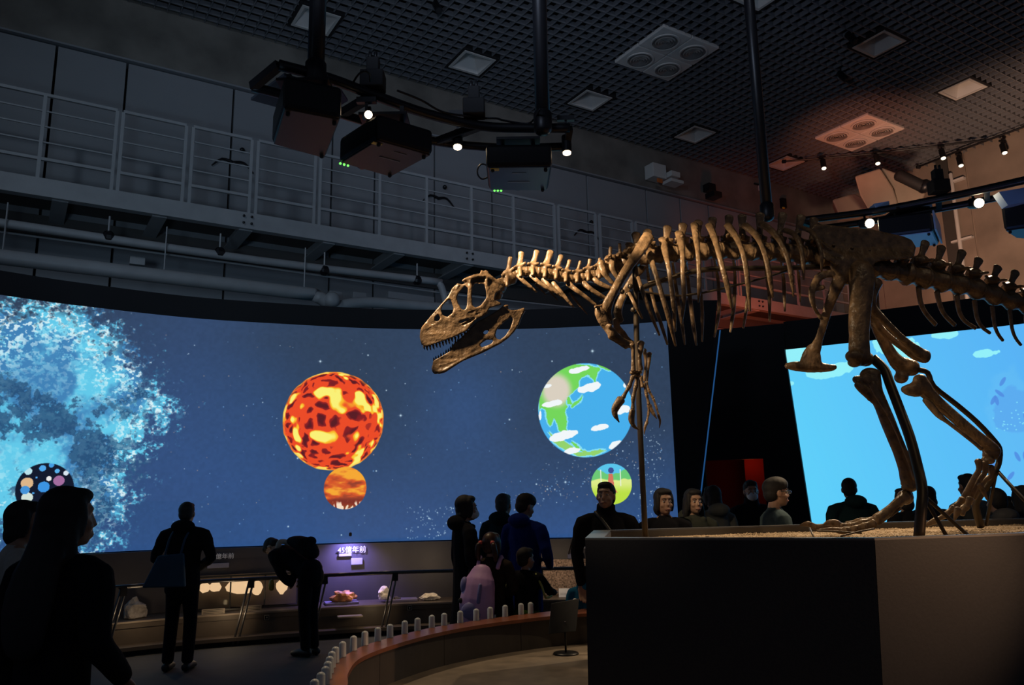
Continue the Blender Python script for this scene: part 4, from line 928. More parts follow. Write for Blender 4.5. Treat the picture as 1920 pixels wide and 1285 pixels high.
TA = [onz(x, y, CEIL - .12) for x, y in ((1470, 303), (1640, 288), (1850, 262))]; TB = [onz(x, y, CEIL - .12) for x, y in ((1722, 313), (1800, 282), (1990, 212))]
for P, lab in ((TA, 'black ceiling track running under the red lit air unit'), (TB, 'black ceiling track near the right wall')):
    k = thing('light_track', P[0], lab, 'light track'); obj('rail', G().sweep(P, .025, n=6, sub=1, round_=False), M_blackm, k)
    obj('end_cap', G().box(P[0], (.09, .07, .07)), M_black, k)
for (px, py), lab in (((1545, 316), 'first ceiling track spotlight from the left, right of the tall pole'), ((1646, 307), 'ceiling track spotlight above the beige duct'), ((1769, 297), 'tilted ceiling track spotlight between its neighbours'), ((1802, 311), 'lowest ceiling track spotlight near the right wall'), ((1884, 287), 'ceiling track spotlight furthest right')):
    b = onz(px, py - 22, CEIL - .2); spot(px, py, b.y, (-.1, -.35, -1), .065, .26, lab, M_pin, .16)
for (px, py), lab in (((1604, 78), 'dark unlit spotlight on the grille beside the large square light'), ((1587, 150), 'dark unlit spotlight on the grille below the large square light'), ((823, 20), 'dark unlit spotlight at the top edge of the ceiling')):
    b = onz(px, py - 12, CEIL - .1); spot(px, py, b.y, (.3, -.5, -.9), .06, .26, lab, M_black, .2)

# ================================================================== WALL EQUIPMENT
def wbox(x0, y0, x1, y1, off, dep, m, parent, nm):
    a, b = onp(x0, y0, uv(0, VW - off, 0), VV), onp(x1, y1, uv(0, VW - off, 0), VV); c = (a + b) / 2
    return obj(nm, G().box(c, (abs((b - a).dot(UU)), dep, abs(b.z - a.z)), UU, VV), m, parent, bevel=.01)
k = thing('wall_cabinet', onp(1228, 340, uv(0, VW - .3, 0), VV), 'pale grey box with orange tag on the upper concrete wall', 'wall box'); wbox(1216, 308, 1242, 340, .3, .3, M_fix, k, 'body'); wbox(1232, 334, 1242, 344, .47, .04, mat('orange_tag', (.6, .15, .03), .5), k, 'tag')
k = thing('wall_speaker', onp(1258, 350, uv(0, VW - .5, 0), VV), 'pale projecting device right of the grey wall box', 'wall device'); wbox(1245, 326, 1262, 340, .35, .5, M_fix, k, 'arm'); wbox(1250, 337, 1274, 349, .6, .3, M_fix, k, 'head')
k = thing('wall_camera', onp(1332, 370, uv(0, VW - .3, 0), VV), 'small dark camera on the upper concrete wall', 'camera'); wbox(1322, 345, 1336, 362, .2, .25, M_blackm, k, 'bracket'); wbox(1330, 360, 1346, 374, .45, .3, M_blackm, k, 'head')
k = thing('wall_sensor', onp(1427, 352, uv(0, VW - .2, 0), VV), 'tiny white sensor box left of the tall right pole', 'sensor'); wbox(1423, 346, 1431, 359, .15, .14, M_fix, k, 'body'); wbox(1412, 344, 1424, 350, .1, .1, M_blackm, k, 'arm')
k = thing('wall_sensor', onp(1468, 384, uv(0, VW - .2, 0), VV), 'tiny dark device with yellow dot right of the tall pole', 'sensor'); wbox(1463, 372, 1472, 392, .15, .14, M_blackm, k, 'body'); wbox(1467, 388, 1471, 392, .24, .04, M_yel, k, 'dot')
# beige duct near the corner
M_duct = mat('beige_duct', (.33, .27, .21), .8, 0, .08, 3)
Yd = 17.2
k = thing('air_duct', at(1660, 392, Yd), 'large beige angular air duct hanging in the far right corner', 'air duct')
def dpoly(pts, Y): return [at(x, y, Y) for x, y in pts]
obj('bend', G().prism(dpoly([(1602, 330), (1650, 315), (1674, 352), (1684, 384), (1628, 394), (1612, 366)], Yd), (.3, .5, 0)), M_duct, k, bevel=.04)
obj('outlet', G().prism(dpoly([(1652, 313), (1684, 325), (1722, 345), (1735, 362), (1728, 380), (1684, 384), (1676, 352)], Yd + .3), (.2, .5, 0)), M_duct, k, bevel=.04)
k2 = thing('air_duct', at(1600, 395, Yd + 1.2), 'smaller beige duct piece left of the large duct, partly behind it', 'air duct')
obj('bend', G().prism(dpoly([(1560, 374), (1602, 362), (1618, 370), (1632, 398), (1572, 402)], Yd + 1.2), (.2, .5, 0)), M_duct, k2, bevel=.04)
k3 = thing('dark_pipe', at(1700, 340, Yd - .4), 'short black insulated pipe leaning on the beige duct', 'pipe'); obj('pipe', G().sweep([at(1684, 328, Yd - .4), at(1734, 352, Yd - .5)], .13, n=12, sub=1), M_black, k3, smooth=True)
obj('flange', G().sweep([at(1730, 348, Yd - .5), at(1736, 351, Yd - .5)], .16, n=12, sub=1), M_blackm, k3, smooth=True)
# ================================================================== DINOSAUR SKELETON
skel = thing('dinosaur_skeleton', (3.2, 5.7, 1.33), 'bronze coloured skeleton of a large two legged meat eating dinosaur facing left', 'skeleton')
CR = {1: (760, 380, 3.78), 2: (1100, 380, 3.78), 3: (1420, 380, 3.78), 4: (1420, 660, 3.57), 5: (1080, 500, 4.015), 6: (760, 480, 5.588)}
def cp(k, x, y): a, b, s = CR[k]; return a + x / s, b + y / s
def ymid(px): return float(np.interp(px, [780, 950, 1200, 1600, 1920, 2060], [5.32, 5.42, 5.62, 5.95, 6.3, 6.45]))
def P3(k, x, y, dy=0, Y=None):
    px, py = cp(k, x, y); return at(px, py, (ymid(px) if Y is None else Y) + dy)
def rr3(k, r, Y=5.7): return r / CR[k][2] * Y / 1500
def bone(nm, k, pts, dy=0, Y=None, flat=.75, n=10, sub=3, parent=None, m=None, g=None):
    dys = dy if hasattr(dy, '__len__') else [dy] * len(pts); Ys = Y if hasattr(Y, '__len__') else [Y] * len(pts)
    P = [P3(k, p[0], p[1], d, y) for p, d, y in zip(pts, dys, Ys)]; ra = [rr3(k, p[2]) for p in pts]
    gg = g or G(); gg.sweep(P, ra, [r * flat for r in ra], D=(0, 1, 0), n=n, sub=sub)
    if g is not None: return g
    return obj(nm, gg, m or M_bone, parent or skel, smooth=True)
def plate(outer, holes, k, Yf, th):
    c = bpy.data.curves.new('p', 'CURVE'); c.dimensions = '2D'; c.fill_mode = 'BOTH'; c.extrude = th / 2
    for L in [outer] + holes:
        s = c.splines.new('POLY'); s.points.add(len(L) - 1)
        for q, (x, y) in zip(s.points, L): q.co = (x / 1000, y / 1000, 0, 1)
        s.use_cyclic_u = True
    t = bpy.data.objects.new('p', c); COL.objects.link(t); dg = bpy.context.evaluated_depsgraph_get(); me = bpy.data.meshes.new_from_object(t.evaluated_get(dg)); bpy.data.objects.remove(t)
    bm = bmesh.new(); bm.from_mesh(me); bmesh.ops.remove_doubles(bm, verts=bm.verts[:], dist=1e-5); bmesh.ops.recalc_face_normals(bm, faces=bm.faces[:])
    vs = []
    for v_ in bm.verts:
        x, y = v_.co.x * 1000, v_.co.y * 1000; px, py = cp(k, x, y); vs.append(at(px, py, Yf(x, y) + v_.co.z))
    bm.verts.index_update(); fs = [tuple(v_.index for v_ in f.verts) for f in bm.faces]; bm.free(); bpy.data.meshes.remove(me)
    return vs, fs
# ---- skull
SW = lambda x: float(np.interp(x, [150, 260, 450, 700, 1000], [.018, .04, .07, .105, .12]))
SY = lambda x: 5.30 + .00014 * (x - 150)
outl = [(150, 850), (158, 780), (200, 715), (260, 640), (330, 560), (395, 485), (450, 420), (490, 340), (545, 288), (600, 305), (640, 285), (600, 262), (612, 245), (640, 225), (720, 195), (785, 185), (790, 150), (805, 150), (815, 165), (840, 148), (866, 160), (880, 185), (940, 235), (1000, 265), (1030, 330), (1000, 360), (950, 400), (930, 460), (990, 485), (1012, 510), (940, 530), (880, 548), (860, 600), (800, 640), (720, 680), (700, 720), (640, 790), (560, 830), (480, 865), (400, 892), (300, 925), (230, 955), (200, 950), (165, 915)]
holes = [[(305, 690), (310, 640), (345, 610), (372, 645), (350, 682)], [(375, 570), (395, 510), (450, 452), (488, 465), (508, 530), (495, 600), (440, 640), (395, 625)],
         [(538, 440), (560, 390), (625, 312), (655, 335), (650, 430), (645, 520), (625, 570), (590, 560), (555, 500)], [(704, 330), (730, 290), (830, 298), (846, 380), (850, 440), (790, 518), (735, 545), (705, 520), (697, 420)],
         [(560, 690), (640, 660), (760, 640), (690, 690), (600, 730)], [(720, 620), (740, 604), (800, 588), (790, 604), (740, 625)]]
g = G()
for s in (-1, 1):
    vs, fs = plate(outl, holes, 6, lambda x, y, s=s: SY(x) + s * SW(x) * (1 - .35 * float(np.interp(y, [150, 330], [1, 0]))), .02); g.add(vs, fs)
roof = [(165, 915), (150, 850), (158, 780), (200, 715), (260, 640), (330, 560), (395, 485), (450, 420), (490, 340), (545, 288), (600, 300), (640, 280), (700, 225), (785, 200), (860, 200), (940, 240), (1000, 270)]
for (xa, ya), (xb, yb) in zip(roof[:-1], roof[1:]):
    q = []
    for x, y in ((xa, ya), (xb, yb)):
        for s in (-1, 1):
            w_ = SW(x) * (.65 if y < 300 else 1); px, py = cp(6, x, y); q.append(at(px, py, SY(x) + s * w_))
    g.prism([q[0], q[2], q[3], q[1]], (.004, 0, -.018))
# raised struts and rims round the openings
def strut(pts, dyf=-1, fl=.9):
    for s in (-1, 1):
        P = [at(*cp(6, x, y), SY(x) + s * SW(x)) for x, y, r in pts]; ra = [rr3(6, r, 5.3) for x, y, r in pts]; g.sweep(P, ra, [q * fl for q in ra], D=(0, 1, 0), n=8, sub=2)
strut([(490, 450, 14), (515, 540, 14), (560, 590, 18), (640, 600, 20), (700, 568, 18), (800, 540, 16), (880, 500, 20), (990, 500, 14)])
strut([(620, 245, 16), (680, 270, 22), (680, 380, 18), (665, 480, 17), (675, 560, 24)]); strut([(850, 250, 20), (865, 350, 16), (870, 430, 18), (850, 500, 20)])
strut([(165, 850, 14), (230, 770, 18), (300, 725, 20), (390, 700, 15), (480, 655, 12), (550, 640, 8)]); strut([(360, 600, 11), (370, 640, 12), (430, 655, 12)])
strut([(170, 760, 9), (270, 640, 11), (395, 500, 13), (470, 430, 16), (520, 380, 20), (560, 310, 24)]); strut([(600, 262, 14), (720, 225, 20), (840, 215, 20), (950, 270, 16), (1010, 300, 18)])
# braincase and palate
for c_, r in (((930, 340), .05), ((960, 400), .045), ((900, 300), .05), ((1000, 330), .042), ((985, 280), .03)): g.ell(at(*cp(6, *c_), SY(900)), (r, r * 1.3, r))
g.sweep([at(*cp(6, x, y), SY(x)) for x, y in ((250, 850), (450, 780), (650, 700), (850, 560), (930, 430))], .012, .05, D=(0, 1, 0), n=8)
skull = obj('skull', g, M_bone, skel, remesh=.0058, sm=3)
for s in (-1, 1):
    for i, (x, y) in enumerate(((195, 940), (225, 948), (258, 940), (292, 930), (325, 918), (358, 908), (392, 898), (424, 885), (456, 874), (488, 862), (522, 850), (556, 834), (590, 818), (622, 800), (652, 778))):
        px, py = cp(6, x, y); L = (30, 30, 36, 40, 34, 42, 36, 34, 40, 28, 34, 30, 26, 24, 20)[i] + 14; q = at(*cp(6, x + L * .22, y + L), SY(x) + s * SW(x) * .96); p = at(px, py, SY(x) + s * SW(x)); m_ = (p + q) / 2 + Vector((-.002, 0, 0))
        obj('tooth', G().sweep([p, m_, q], [.008, .006, .0016], [.005, .004, .001], D=(0, 1, 0), n=6, sub=1, round_=False), M_tooth, skull, smooth=True)
# ---- lower jaw
jl = [(290, 1170), (285, 1120), (300, 1092), (350, 1068), (400, 1040), (460, 1000), (500, 930), (580, 860), (640, 800), (700, 740), (750, 690), (830, 655), (900, 612), (980, 560), (1040, 508), (1085, 515), (1075, 555), (1130, 575), (1190, 560), (1245, 542), (1258, 580), (1222, 640), (1195, 720), (1140, 800), (1080, 862), (1000, 920), (900, 972), (800, 1022), (700, 1062), (600, 1105), (500, 1165), (420, 1222), (350, 1240), (310, 1222)]
jh = [[(945, 830), (960, 770), (1040, 690), (1112, 635), (1128, 665), (1100, 760), (1045, 840), (990, 880), (955, 868)], [(812, 808), (832, 782), (878, 776), (862, 812), (835, 825)], [(780, 930), (850, 880), (930, 880), (900, 920), (800, 960)]]
JW = lambda x: float(np.interp(x, [280, 400, 700, 1000, 1250], [.015, .04, .075, .105, .12]))
g = G()
for s in (-1, 1):
    vs, fs = plate(jl, jh, 6, lambda x, y, s=s: SY(x) + s * JW(x), .018); g.add(vs, fs)
    for pts in ([(310, 1210, 16), (420, 1200, 20), (560, 1110, 17), (720, 1030, 17), (900, 950, 17), (1050, 865, 15), (1150, 760, 14), (1215, 620, 18), (1230, 565, 20)], [(350, 1150, 10), (500, 1110, 10), (700, 990, 12), (830, 870, 12), (940, 770, 12), (1000, 690, 10), (1090, 620, 9)], [(760, 700, 12), (880, 640, 12), (980, 580, 12), (1060, 525, 18)]):
        P = [at(*cp(6, x, y), SY(x) + s * (JW(x) + .004)) for x, y, r in pts]; ra = [rr3(6, r, 5.3) for x, y, r in pts]; g.sweep(P, ra, [q * .8 for q in ra], D=(0, 1, 0), n=8, sub=2)
g.ell(at(*cp(6, 320, 1180), SY(320)), (.03, .03, .04))
jaw = obj('lower_jaw', g, M_bone, skel, remesh=.0058, sm=3)
for s in (-1, 1):
    for i, (x, y) in enumerate(((300, 1098), (322, 1086), (348, 1072), (374, 1058), (402, 1044), (428, 1024), (452, 1006), (474, 978), (496, 946), (524, 912), (552, 888))):
        L = (26, 30, 24, 34, 28, 36, 28, 22, 20, 18, 16)[i] + 8; p = at(*cp(6, x, y + 4), SY(x) + s * JW(x)); q = at(*cp(6, x - 2, y - L), SY(x) + s * JW(x) * .97)
        obj('tooth', G().sweep([p, (p + q) / 2, q], [.007, .0055, .0015], [.005, .004, .001], D=(0, 1, 0), n=6, sub=1, round_=False), M_tooth, jaw, smooth=True)
# ---- vertebrae: (crop, spine top, centrum centre, radius, transverse reach)
V = [(1, (745, 392), (712, 560), 44), (1, (822, 358), (805, 500), 36), (1, (932, 348), (890, 490), 38), (1, (1030, 350), (975, 500), 40), (1, (1105, 380), (1055, 515), 38), (1, (1165, 412), (1125, 535), 36), (1, (1240, 418), (1205, 540), 36), (1, (1308, 405), (1285, 525), 40), (1, (1378, 398), (1365, 505), 42), (1, (1455, 318), (1445, 465), 46), (1, (1518, 292), (1528, 450), 48),
     (2, (305, 300), (290, 420), 50), (2, (348, 225), (365, 400), 52), (2, (430, 205), (455, 380), 54), (2, (572, 178), (560, 365), 57), (2, (682, 160), (668, 355), 58), (2, (792, 140), (778, 350), 58), (2, (892, 118), (885, 345), 58), (2, (1010, 103), (995, 342), 58), (2, (1102, 98), (1105, 345), 58), (2, (1228, 86), (1222, 350), 60), (2, (1390, 84), (1345, 355), 62), (2, (1520, 100), (1470, 365), 62), (2, (1610, 120), (1590, 385), 62),
     (3, (560, 250), (500, 420), 62), (3, (680, 300), (630, 440), 62), (3, (800, 320), (760, 460), 62), (3, (900, 330), (880, 480), 62), (3, (1040, 330), (1000, 500), 60),
     (3, (1192, 285), (1118, 520), 58), (3, (1305, 318), (1250, 550), 57), (3, (1452, 350), (1378, 572), 55), (3, (1570, 405), (1500, 600), 53), (3, (1705, 460), (1625, 642), 50), (3, (1830, 494), (1750, 684), 48), (3, (1950, 545), (1868, 720), 45), (3, (2060, 590), (1975, 760), 42), (3, (2160, 640), (2075, 800), 40)]
for i, (k, st, cc, r) in enumerate(V):
    r *= 1.15 if i < 9 else (1.25 if i <= 28 else 1.65)
    px, py = cp(k, *cc)
    nx = V[min(i + 1, len(V) - 1)]; pv = V[max(i - 1, 0)]; a, b = cp(pv[0], *pv[2]), cp(nx[0], *nx[2]); dl = math.hypot(b[0] - a[0], b[1] - a[1]); tx, ty = (b[0] - a[0]) / dl, (b[1] - a[1]) / dl
    n_sp = 1 if i in (0, len(V) - 1) else 2; L = dl / n_sp * .46 * 3.78     # half length in crop units
    Y = ymid(px); c3 = P3(k, *cc); g = G()
    e = [(cc[0] - tx * L, cc[1] - ty * L), (cc[0], cc[1]), (cc[0] + tx * L, cc[1] + ty * L)]
    g.sweep([P3(k, *q) for q in e], [rr3(k, r), rr3(k, r * (.66 if i > 28 else .75)), rr3(k, r)], None, D=(0, 1, 0), n=12, sub=3)
    ux, uy = st[0] - cc[0], st[1] - cc[1]; ln = math.hypot(ux, uy); ux /= ln; uy /= ln; base = (cc[0] + ux * r * 1.1, cc[1] + uy * r * 1.1)
    neck = i < 9; tail = i > 28
    g.ell(P3(k, *base), (rr3(k, r * .75), rr3(k, r * .8), rr3(k, r * .55)))
    wsp = (26 if neck else (34 if not tail else 36)); top_k = 1.0 if i < 11 else 1.25
    if i < 11: wsp = (20, 26, 26, 30, 24, 18, 14, 17, 14, 17, 16)[i]
    mid_ = ((base[0] + st[0]) / 2, (base[1] + st[1]) / 2)
    th = rr3(k, 11)
    g.sweep([P3(k, *base), P3(k, *mid_), P3(k, *st)], [rr3(k, wsp), rr3(k, wsp * .78), rr3(k, wsp * top_k * .95)], [th * 1.6, th, th * 1.2], D=(0, 1, 0), n=10, sub=2)
    # zygapophyses
    for s in (-1, 1):
        for e_ in (-1, 1):
            q = (base[0] + e_ * tx * L * .95 + ux * r * .3, base[1] + e_ * ty * L * .95 + uy * r * .3)
            g.sweep([P3(k, *base, s * .02), P3(k, *q, s * .035)], [rr3(k, 15), rr3(k, 12)], D=(0, 1, 0), n=8, sub=1)
        # transverse processes
        if tail: q = (base[0] + 105, base[1] + 12 - r * .3); g.sweep([P3(k, *base, s * .03), P3(k, (base[0] + q[0]) / 2, (base[1] + q[1]) / 2, s * .10), P3(k, *q, s * .15)], [rr3(k, 26), rr3(k, 17), rr3(k, 13)], [.012, .009, .008], D=(0, 1, 0), n=8, sub=2)
        elif neck: q = (cc[0] + 10, cc[1] + r * .6); g.sweep([P3(k, *base, s * .02), P3(k, *q, s * .075)], [rr3(k, 17), rr3(k, 14)], D=(0, 0, 1), n=8, sub=1)
        else: q = (base[0] + ux * r * .5, base[1] + uy * r * .5); g.sweep([P3(k, *base, s * .02), P3(k, *q, s * .12)], [rr3(k, 22), rr3(k, 16)], [rr3(k, 12)] * 2, D=(0, 0, 1), n=8, sub=1)
    obj('vertebra', g, M_bone, skel, remesh=.0085 if not neck else .0065, sm=2)
# chevrons under the tail
for pts in ([(1142, 602, 22), (1155, 700, 20), (1190, 780, 18), (1262, 865, 18)], [(1272, 632, 22), (1295, 730, 19), (1330, 800, 17), (1398, 868, 17)], [(1414, 662, 21), (1430, 770, 18), (1470, 840, 16), (1545, 890, 16)], [(1539, 697, 20), (1555, 810, 17), (1590, 880, 15), (1648, 925, 14)], [(1666, 737, 18), (1680, 860, 15), (1705, 930, 14), (1740, 978, 13)], [(1789, 762, 17), (1805, 890, 14), (1830, 960, 13), (1868, 1010, 12)], [(1899, 802, 16), (1915, 920, 13), (1940, 990, 12), (1985, 1040, 11)]):
    bone('chevron', 3, pts, flat=.8)
# neck ribs
for pts in ([(800, 515, 18), (835, 555, 15), (880, 592, 12), (930, 635, 6)], [(890, 515, 16), (940, 560, 15), (1000, 605, 12), (1055, 640, 6)], [(975, 545, 18), (1020, 590, 15), (1070, 635, 11), (1125, 680, 6)], [(1045, 570, 18), (1090, 620, 15), (1140, 680, 12), (1192, 742, 6)], [(1155, 575, 22), (1210, 620, 17), (1280, 670, 14), (1360, 735, 9)], [(1260, 570, 22), (1310, 610, 17), (1370, 650, 16), (1440, 690, 10)], [(1335, 545, 22), (1390, 580, 18), (1450, 605, 15), (1500, 620, 10)], [(1385, 420, 26), (1400, 480, 25), (1440, 540, 17), (1500, 600, 12)], [(1475, 380, 20), (1465, 450, 24), (1490, 510, 18), (1530, 560, 12)]):
    bone('neck_rib', 1, pts, dy=[-.05, -.075, -.08, -.07], flat=.6)
for pts in ([(925, 580, 9), (960, 615, 7), (995, 655, 4)], [(1020, 625, 9), (1050, 660, 7), (1080, 692, 4)], [(1165, 640, 9), (1220, 710, 8), (1290, 792, 4)]): bone('neck_rib', 1, pts, dy=.08, flat=.6)
# trunk ribs: near side
NRB = [([(300, 640, 12), (340, 720, 13), (395, 822, 8)], [-.1, -.18, -.15]),
       ([(365, 530, 14), (400, 640, 15), (450, 780, 14), (516, 940, 8)], [-.15, -.24, -.25, -.2]),
       ([(440, 350, 26), (470, 450, 20), (500, 540, 17), (535, 660, 18), (580, 810, 18), (630, 1015, 9)], [-.06, -.2, -.25, -.28, -.28, -.22]),
       ([(540, 260, 34), (560, 370, 22), (578, 450, 16), (600, 600, 17), (618, 760, 16), (628, 912, 8)], [-.05, -.18, -.26, -.29, -.29, -.22]),
       ([(655, 215, 34), (672, 300, 26), (680, 380, 18), (682, 520, 17), (690, 680, 17), (672, 855, 8)], [-.05, -.16, -.25, -.3, -.3, -.24]),
       ([(765, 155, 32), (775, 240, 26), (788, 350, 18), (795, 470, 16), (798, 600, 16), (792, 705, 6)], [-.05, -.14, -.25, -.3, -.3, -.26]),
       ([(870, 160, 32), (905, 250, 26), (935, 350, 21), (965, 470, 20), (1000, 600, 21), (1028, 745, 10)], [-.05, -.14, -.25, -.3, -.3, -.26]),
       ([(1000, 160, 32), (1050, 230, 26), (1090, 310, 20), (1120, 410, 20), (1142, 560, 20), (1158, 768, 8)], [-.05, -.14, -.24, -.3, -.3, -.26]),
       ([(1120, 160, 32), (1190, 220, 28), (1240, 305, 20), (1278, 420, 20), (1300, 540, 20), (1318, 672, 10)], [-.05, -.14, -.24, -.3, -.3, -.26]),
       ([(1235, 150, 32), (1310, 200, 28), (1375, 285, 20), (1425, 400, 19), (1450, 520, 18), (1465, 665, 8)], [-.05, -.14, -.24, -.3, -.3, -.26]),
       ([(1400, 195, 26), (1470, 225, 24), (1515, 310, 18), (1535, 420, 17), (1537, 545, 8)], [-.05, -.16, -.26, -.3, -.28]),
       ([(1520, 180, 22), (1590, 205, 22), (1640, 280, 17), (1663, 370, 15), (1665, 485, 8)], [-.05, -.16, -.26, -.3, -.28])]
for pts, dy in NRB: bone('rib', 2, pts, dy=dy, flat=.55)
FRB = [[(430, 420, 16), (440, 540, 15), (480, 720, 14), (530, 870, 15), (572, 1005, 9)], [(610, 400, 16), (625, 540, 14), (648, 700, 15), (672, 840, 15), (696, 1005, 8)], [(700, 400, 16), (715, 520, 14), (735, 700, 17), (758, 880, 16), (777, 1010, 8)], [(800, 380, 14), (808, 600, 12), (820, 800, 14), (818, 985, 7)],
       [(905, 380, 16), (925, 500, 14), (938, 640, 15), (935, 790, 14), (905, 952, 8)], [(1040, 380, 16), (1052, 520, 14), (1045, 700, 16), (1035, 800, 15), (1018, 918, 8)], [(1120, 380, 14), (1136, 540, 12), (1138, 700, 14), (1110, 890, 8)], [(1255, 380, 14), (1275, 520, 14), (1295, 660, 16), (1296, 842, 8)], [(1375, 380, 14), (1392, 500, 16), (1400, 620, 17), (1405, 770, 8)], [(1490, 400, 14), (1503, 520, 14), (1515, 702, 7)]]
for pts in FRB: bone('rib', 2, pts, dy=[.06] + [.24, .28, .28, .24][:len(pts) - 1], flat=.55)
# shoulder and arms
bone('scapula', 2, [(440, 235, 44), (400, 300, 44), (345, 385, 36), (290, 465, 32), (240, 545, 30), (190, 640, 30), (150, 720, 36), (150, 790, 28), (172, 830, 14)], dy=[-.14, -.18, -.22, -.25, -.27, -.28, -.28, -.26, -.25], flat=.45)
bone('coracoid', 5, [(155, 300, 14), (180, 345, 40), (205, 400, 42), (240, 445, 34)], dy=-.26, flat=.45)
bone('scapula', 2, [(420, 420, 36), (330, 540, 30), (250, 680, 28), (220, 780, 32), (240, 840, 25)], dy=[.16, .22, .26, .25, .22], flat=.4)
bone('furcula', 1, [(1345, 740, 10), (1400, 730, 11), (1440, 700, 10)], dy=[-.28, -.24, -.2], flat=.8)
g = G(); bone('h', 5, [(200, 420, 30), (235, 455, 34), (275, 505, 36), (325, 545, 27), (375, 575, 28), (418, 590, 30)], dy=[-.25, -.25, -.27, -.27, -.26, -.25], g=g); bone('h', 5, [(260, 520, 30), (330, 570, 22), (380, 605, 22)], dy=-.26, g=g); g.ell(P3(5, 255, 450, -.29), (rr3(5, 20),) * 3)
obj('humerus', g, M_bone, skel, remesh=.0075, sm=3)
g = G(); bone('h', 5, [(300, 400, 30), (310, 460, 30), (350, 500, 26), (400, 560, 22), (520, 640, 24)], dy=.24, g=g); obj('humerus', g, M_bone, skel, remesh=.0075, sm=3)
bone('radius', 5, [(420, 590, 22), (430, 630, 15), (430, 700, 13), (432, 760, 16), (430, 785, 20)], dy=-.28)
bone('ulna', 5, [(488, 575, 30), (486, 620, 24), (480, 680, 15), (482, 740, 17), (488, 775, 20)], dy=-.22)
bone('radius', 5, [(515, 640, 16), (525, 700, 13), (522, 780, 12), (515, 860, 14)], dy=.2); bone('ulna', 5, [(552, 655, 22), (550, 700, 18), (540, 780, 13), (530, 860, 15)], dy=.26)
for x, y, r in ((425, 800, 22), (452, 795, 22), (478, 795, 22), (440, 820, 20), (470, 822, 20)): obj('wrist_bone', G().ell(P3(5, x, y, -.25), (rr3(5, r), rr3(5, r), rr3(5, r * .7))), M_bone, skel, smooth=True)
def claw(k, pts, dy, parent=None): return bone('claw', k, pts, dy=dy, flat=.55, parent=parent, n=10)
def digit(k, segs, dy):
    for a, b, r in segs:
        m_ = ((a[0] + b[0]) / 2, (a[1] + b[1]) / 2); bone('finger_bone', k, [(*a, r), (*m_, r * .68), (*b, r * .95)], dy=dy, flat=.9)
digit(5, [((428, 830), (402, 900), 19), ((398, 905), (355, 985), 18)], -.27); claw(5, [(340, 1000, 32), (300, 1060, 28), (292, 1110, 20), (325, 1172, 4)], -.27)
digit(5, [((462, 825), (452, 900), 20), ((450, 905), (432, 985), 19), ((430, 990), (428, 1070), 17)], -.24); claw(5, [(425, 1085, 22), (418, 1150, 24), (435, 1200, 14), (472, 1228, 4)], -.24)
digit(5, [((490, 830), (500, 905), 15), ((515, 880), (530, 960), 15), ((532, 965), (548, 1035), 14)], -.18)
digit(5, [((530, 870), (545, 930), 14), ((548, 935), (580, 990), 13), ((582, 995), (605, 1060), 12), ((606, 1065), (622, 1120), 11)], .24); claw(5, [(622, 1125, 12), (634, 1165, 9), (628, 1215, 3)], .24)
claw(5, [(550, 1045, 20), (575, 1095, 15), (608, 1145, 4)], .2); digit(5, [((548, 1040), (545, 1110), 12), ((545, 1115), (535, 1165), 11)], .2); claw(5, [(535, 1170, 14), (520, 1210, 11), (513, 1262, 3)], .2)
# pelvis
g = G(); il = [(400, 150), (500, 158), (620, 172), (820, 190), (940, 218), (1040, 240), (1095, 265), (1125, 315), (1108, 395), (1050, 402), (950, 408), (850, 420), (790, 470), (700, 500), (600, 470), (520, 420), (470, 400), (440, 320), (400, 250), (375, 190)]
for s in (-1, 1):
    vs, fs = plate(il, [], 3, lambda x, y, s=s: ymid(1420 + x / 3.78) + s * (.10 + .05 * (y > 330)), .03); g.add(vs, fs)
    g.sweep([P3(3, x, y, s * .13) for x, y in ((430, 270), (520, 340), (600, 378), (720, 385), (800, 410))], [rr3(3, 16)] * 5, D=(0, 1, 0), n=8, sub=2)
    g.sweep([P3(3, 560, 430, s * .13), P3(3, 600, 500, s * .13), P3(3, 640, 560, s * .12)], [rr3(3, 60), rr3(3, 60), rr3(3, 40)], [.03] * 3, D=(0, 1, 0), n=10, sub=2)
    g.sweep([P3(3, 760, 430, s * .13), P3(3, 790, 510, s * .13), P3(3, 820, 590, s * .12)], [rr3(3, 50), rr3(3, 45), rr3(3, 35)], [.03] * 3, D=(0, 1, 0), n=10, sub=2)
obj('ilium', g, M_bone, skel, remesh=.012, sm=3)
g = G()
for s in (-1, 1):
    bone('p', 3, [(600, 520, 60), (560, 600, 50), (520, 700, 42), (490, 790, 36), (465, 880, 32), (440, 960, 32), (410, 1040, 46)], dy=[s * .12, s * .12, s * .09, s * .06, s * .04, s * .03, s * .02], flat=.5, g=g)
    bone('p', 3, [(540, 500, 30), (450, 520, 34), (400, 590, 30), (385, 660, 28), (400, 730, 22), (425, 780, 20), (445, 820, 16)], dy=[s * .12] * 5 + [s * .06] * 2, flat=.5, g=g)
    bone('p', 3, [(385, 615, 18), (420, 610, 26), (470, 600, 24)], dy=s * .12, flat=.4, g=g)
bone('p', 3, [(395, 1030, 50), (385, 1090, 75), (380, 1130, 85)], flat=.45, g=g); bone('p', 3, [(205, 1158, 22), (270, 1160, 38), (360, 1165, 44), (450, 1170, 38), (520, 1172, 28), (555, 1165, 18)], flat=.9, g=g)
obj('pubis', g, M_bone, skel, remesh=.0095, sm=3)
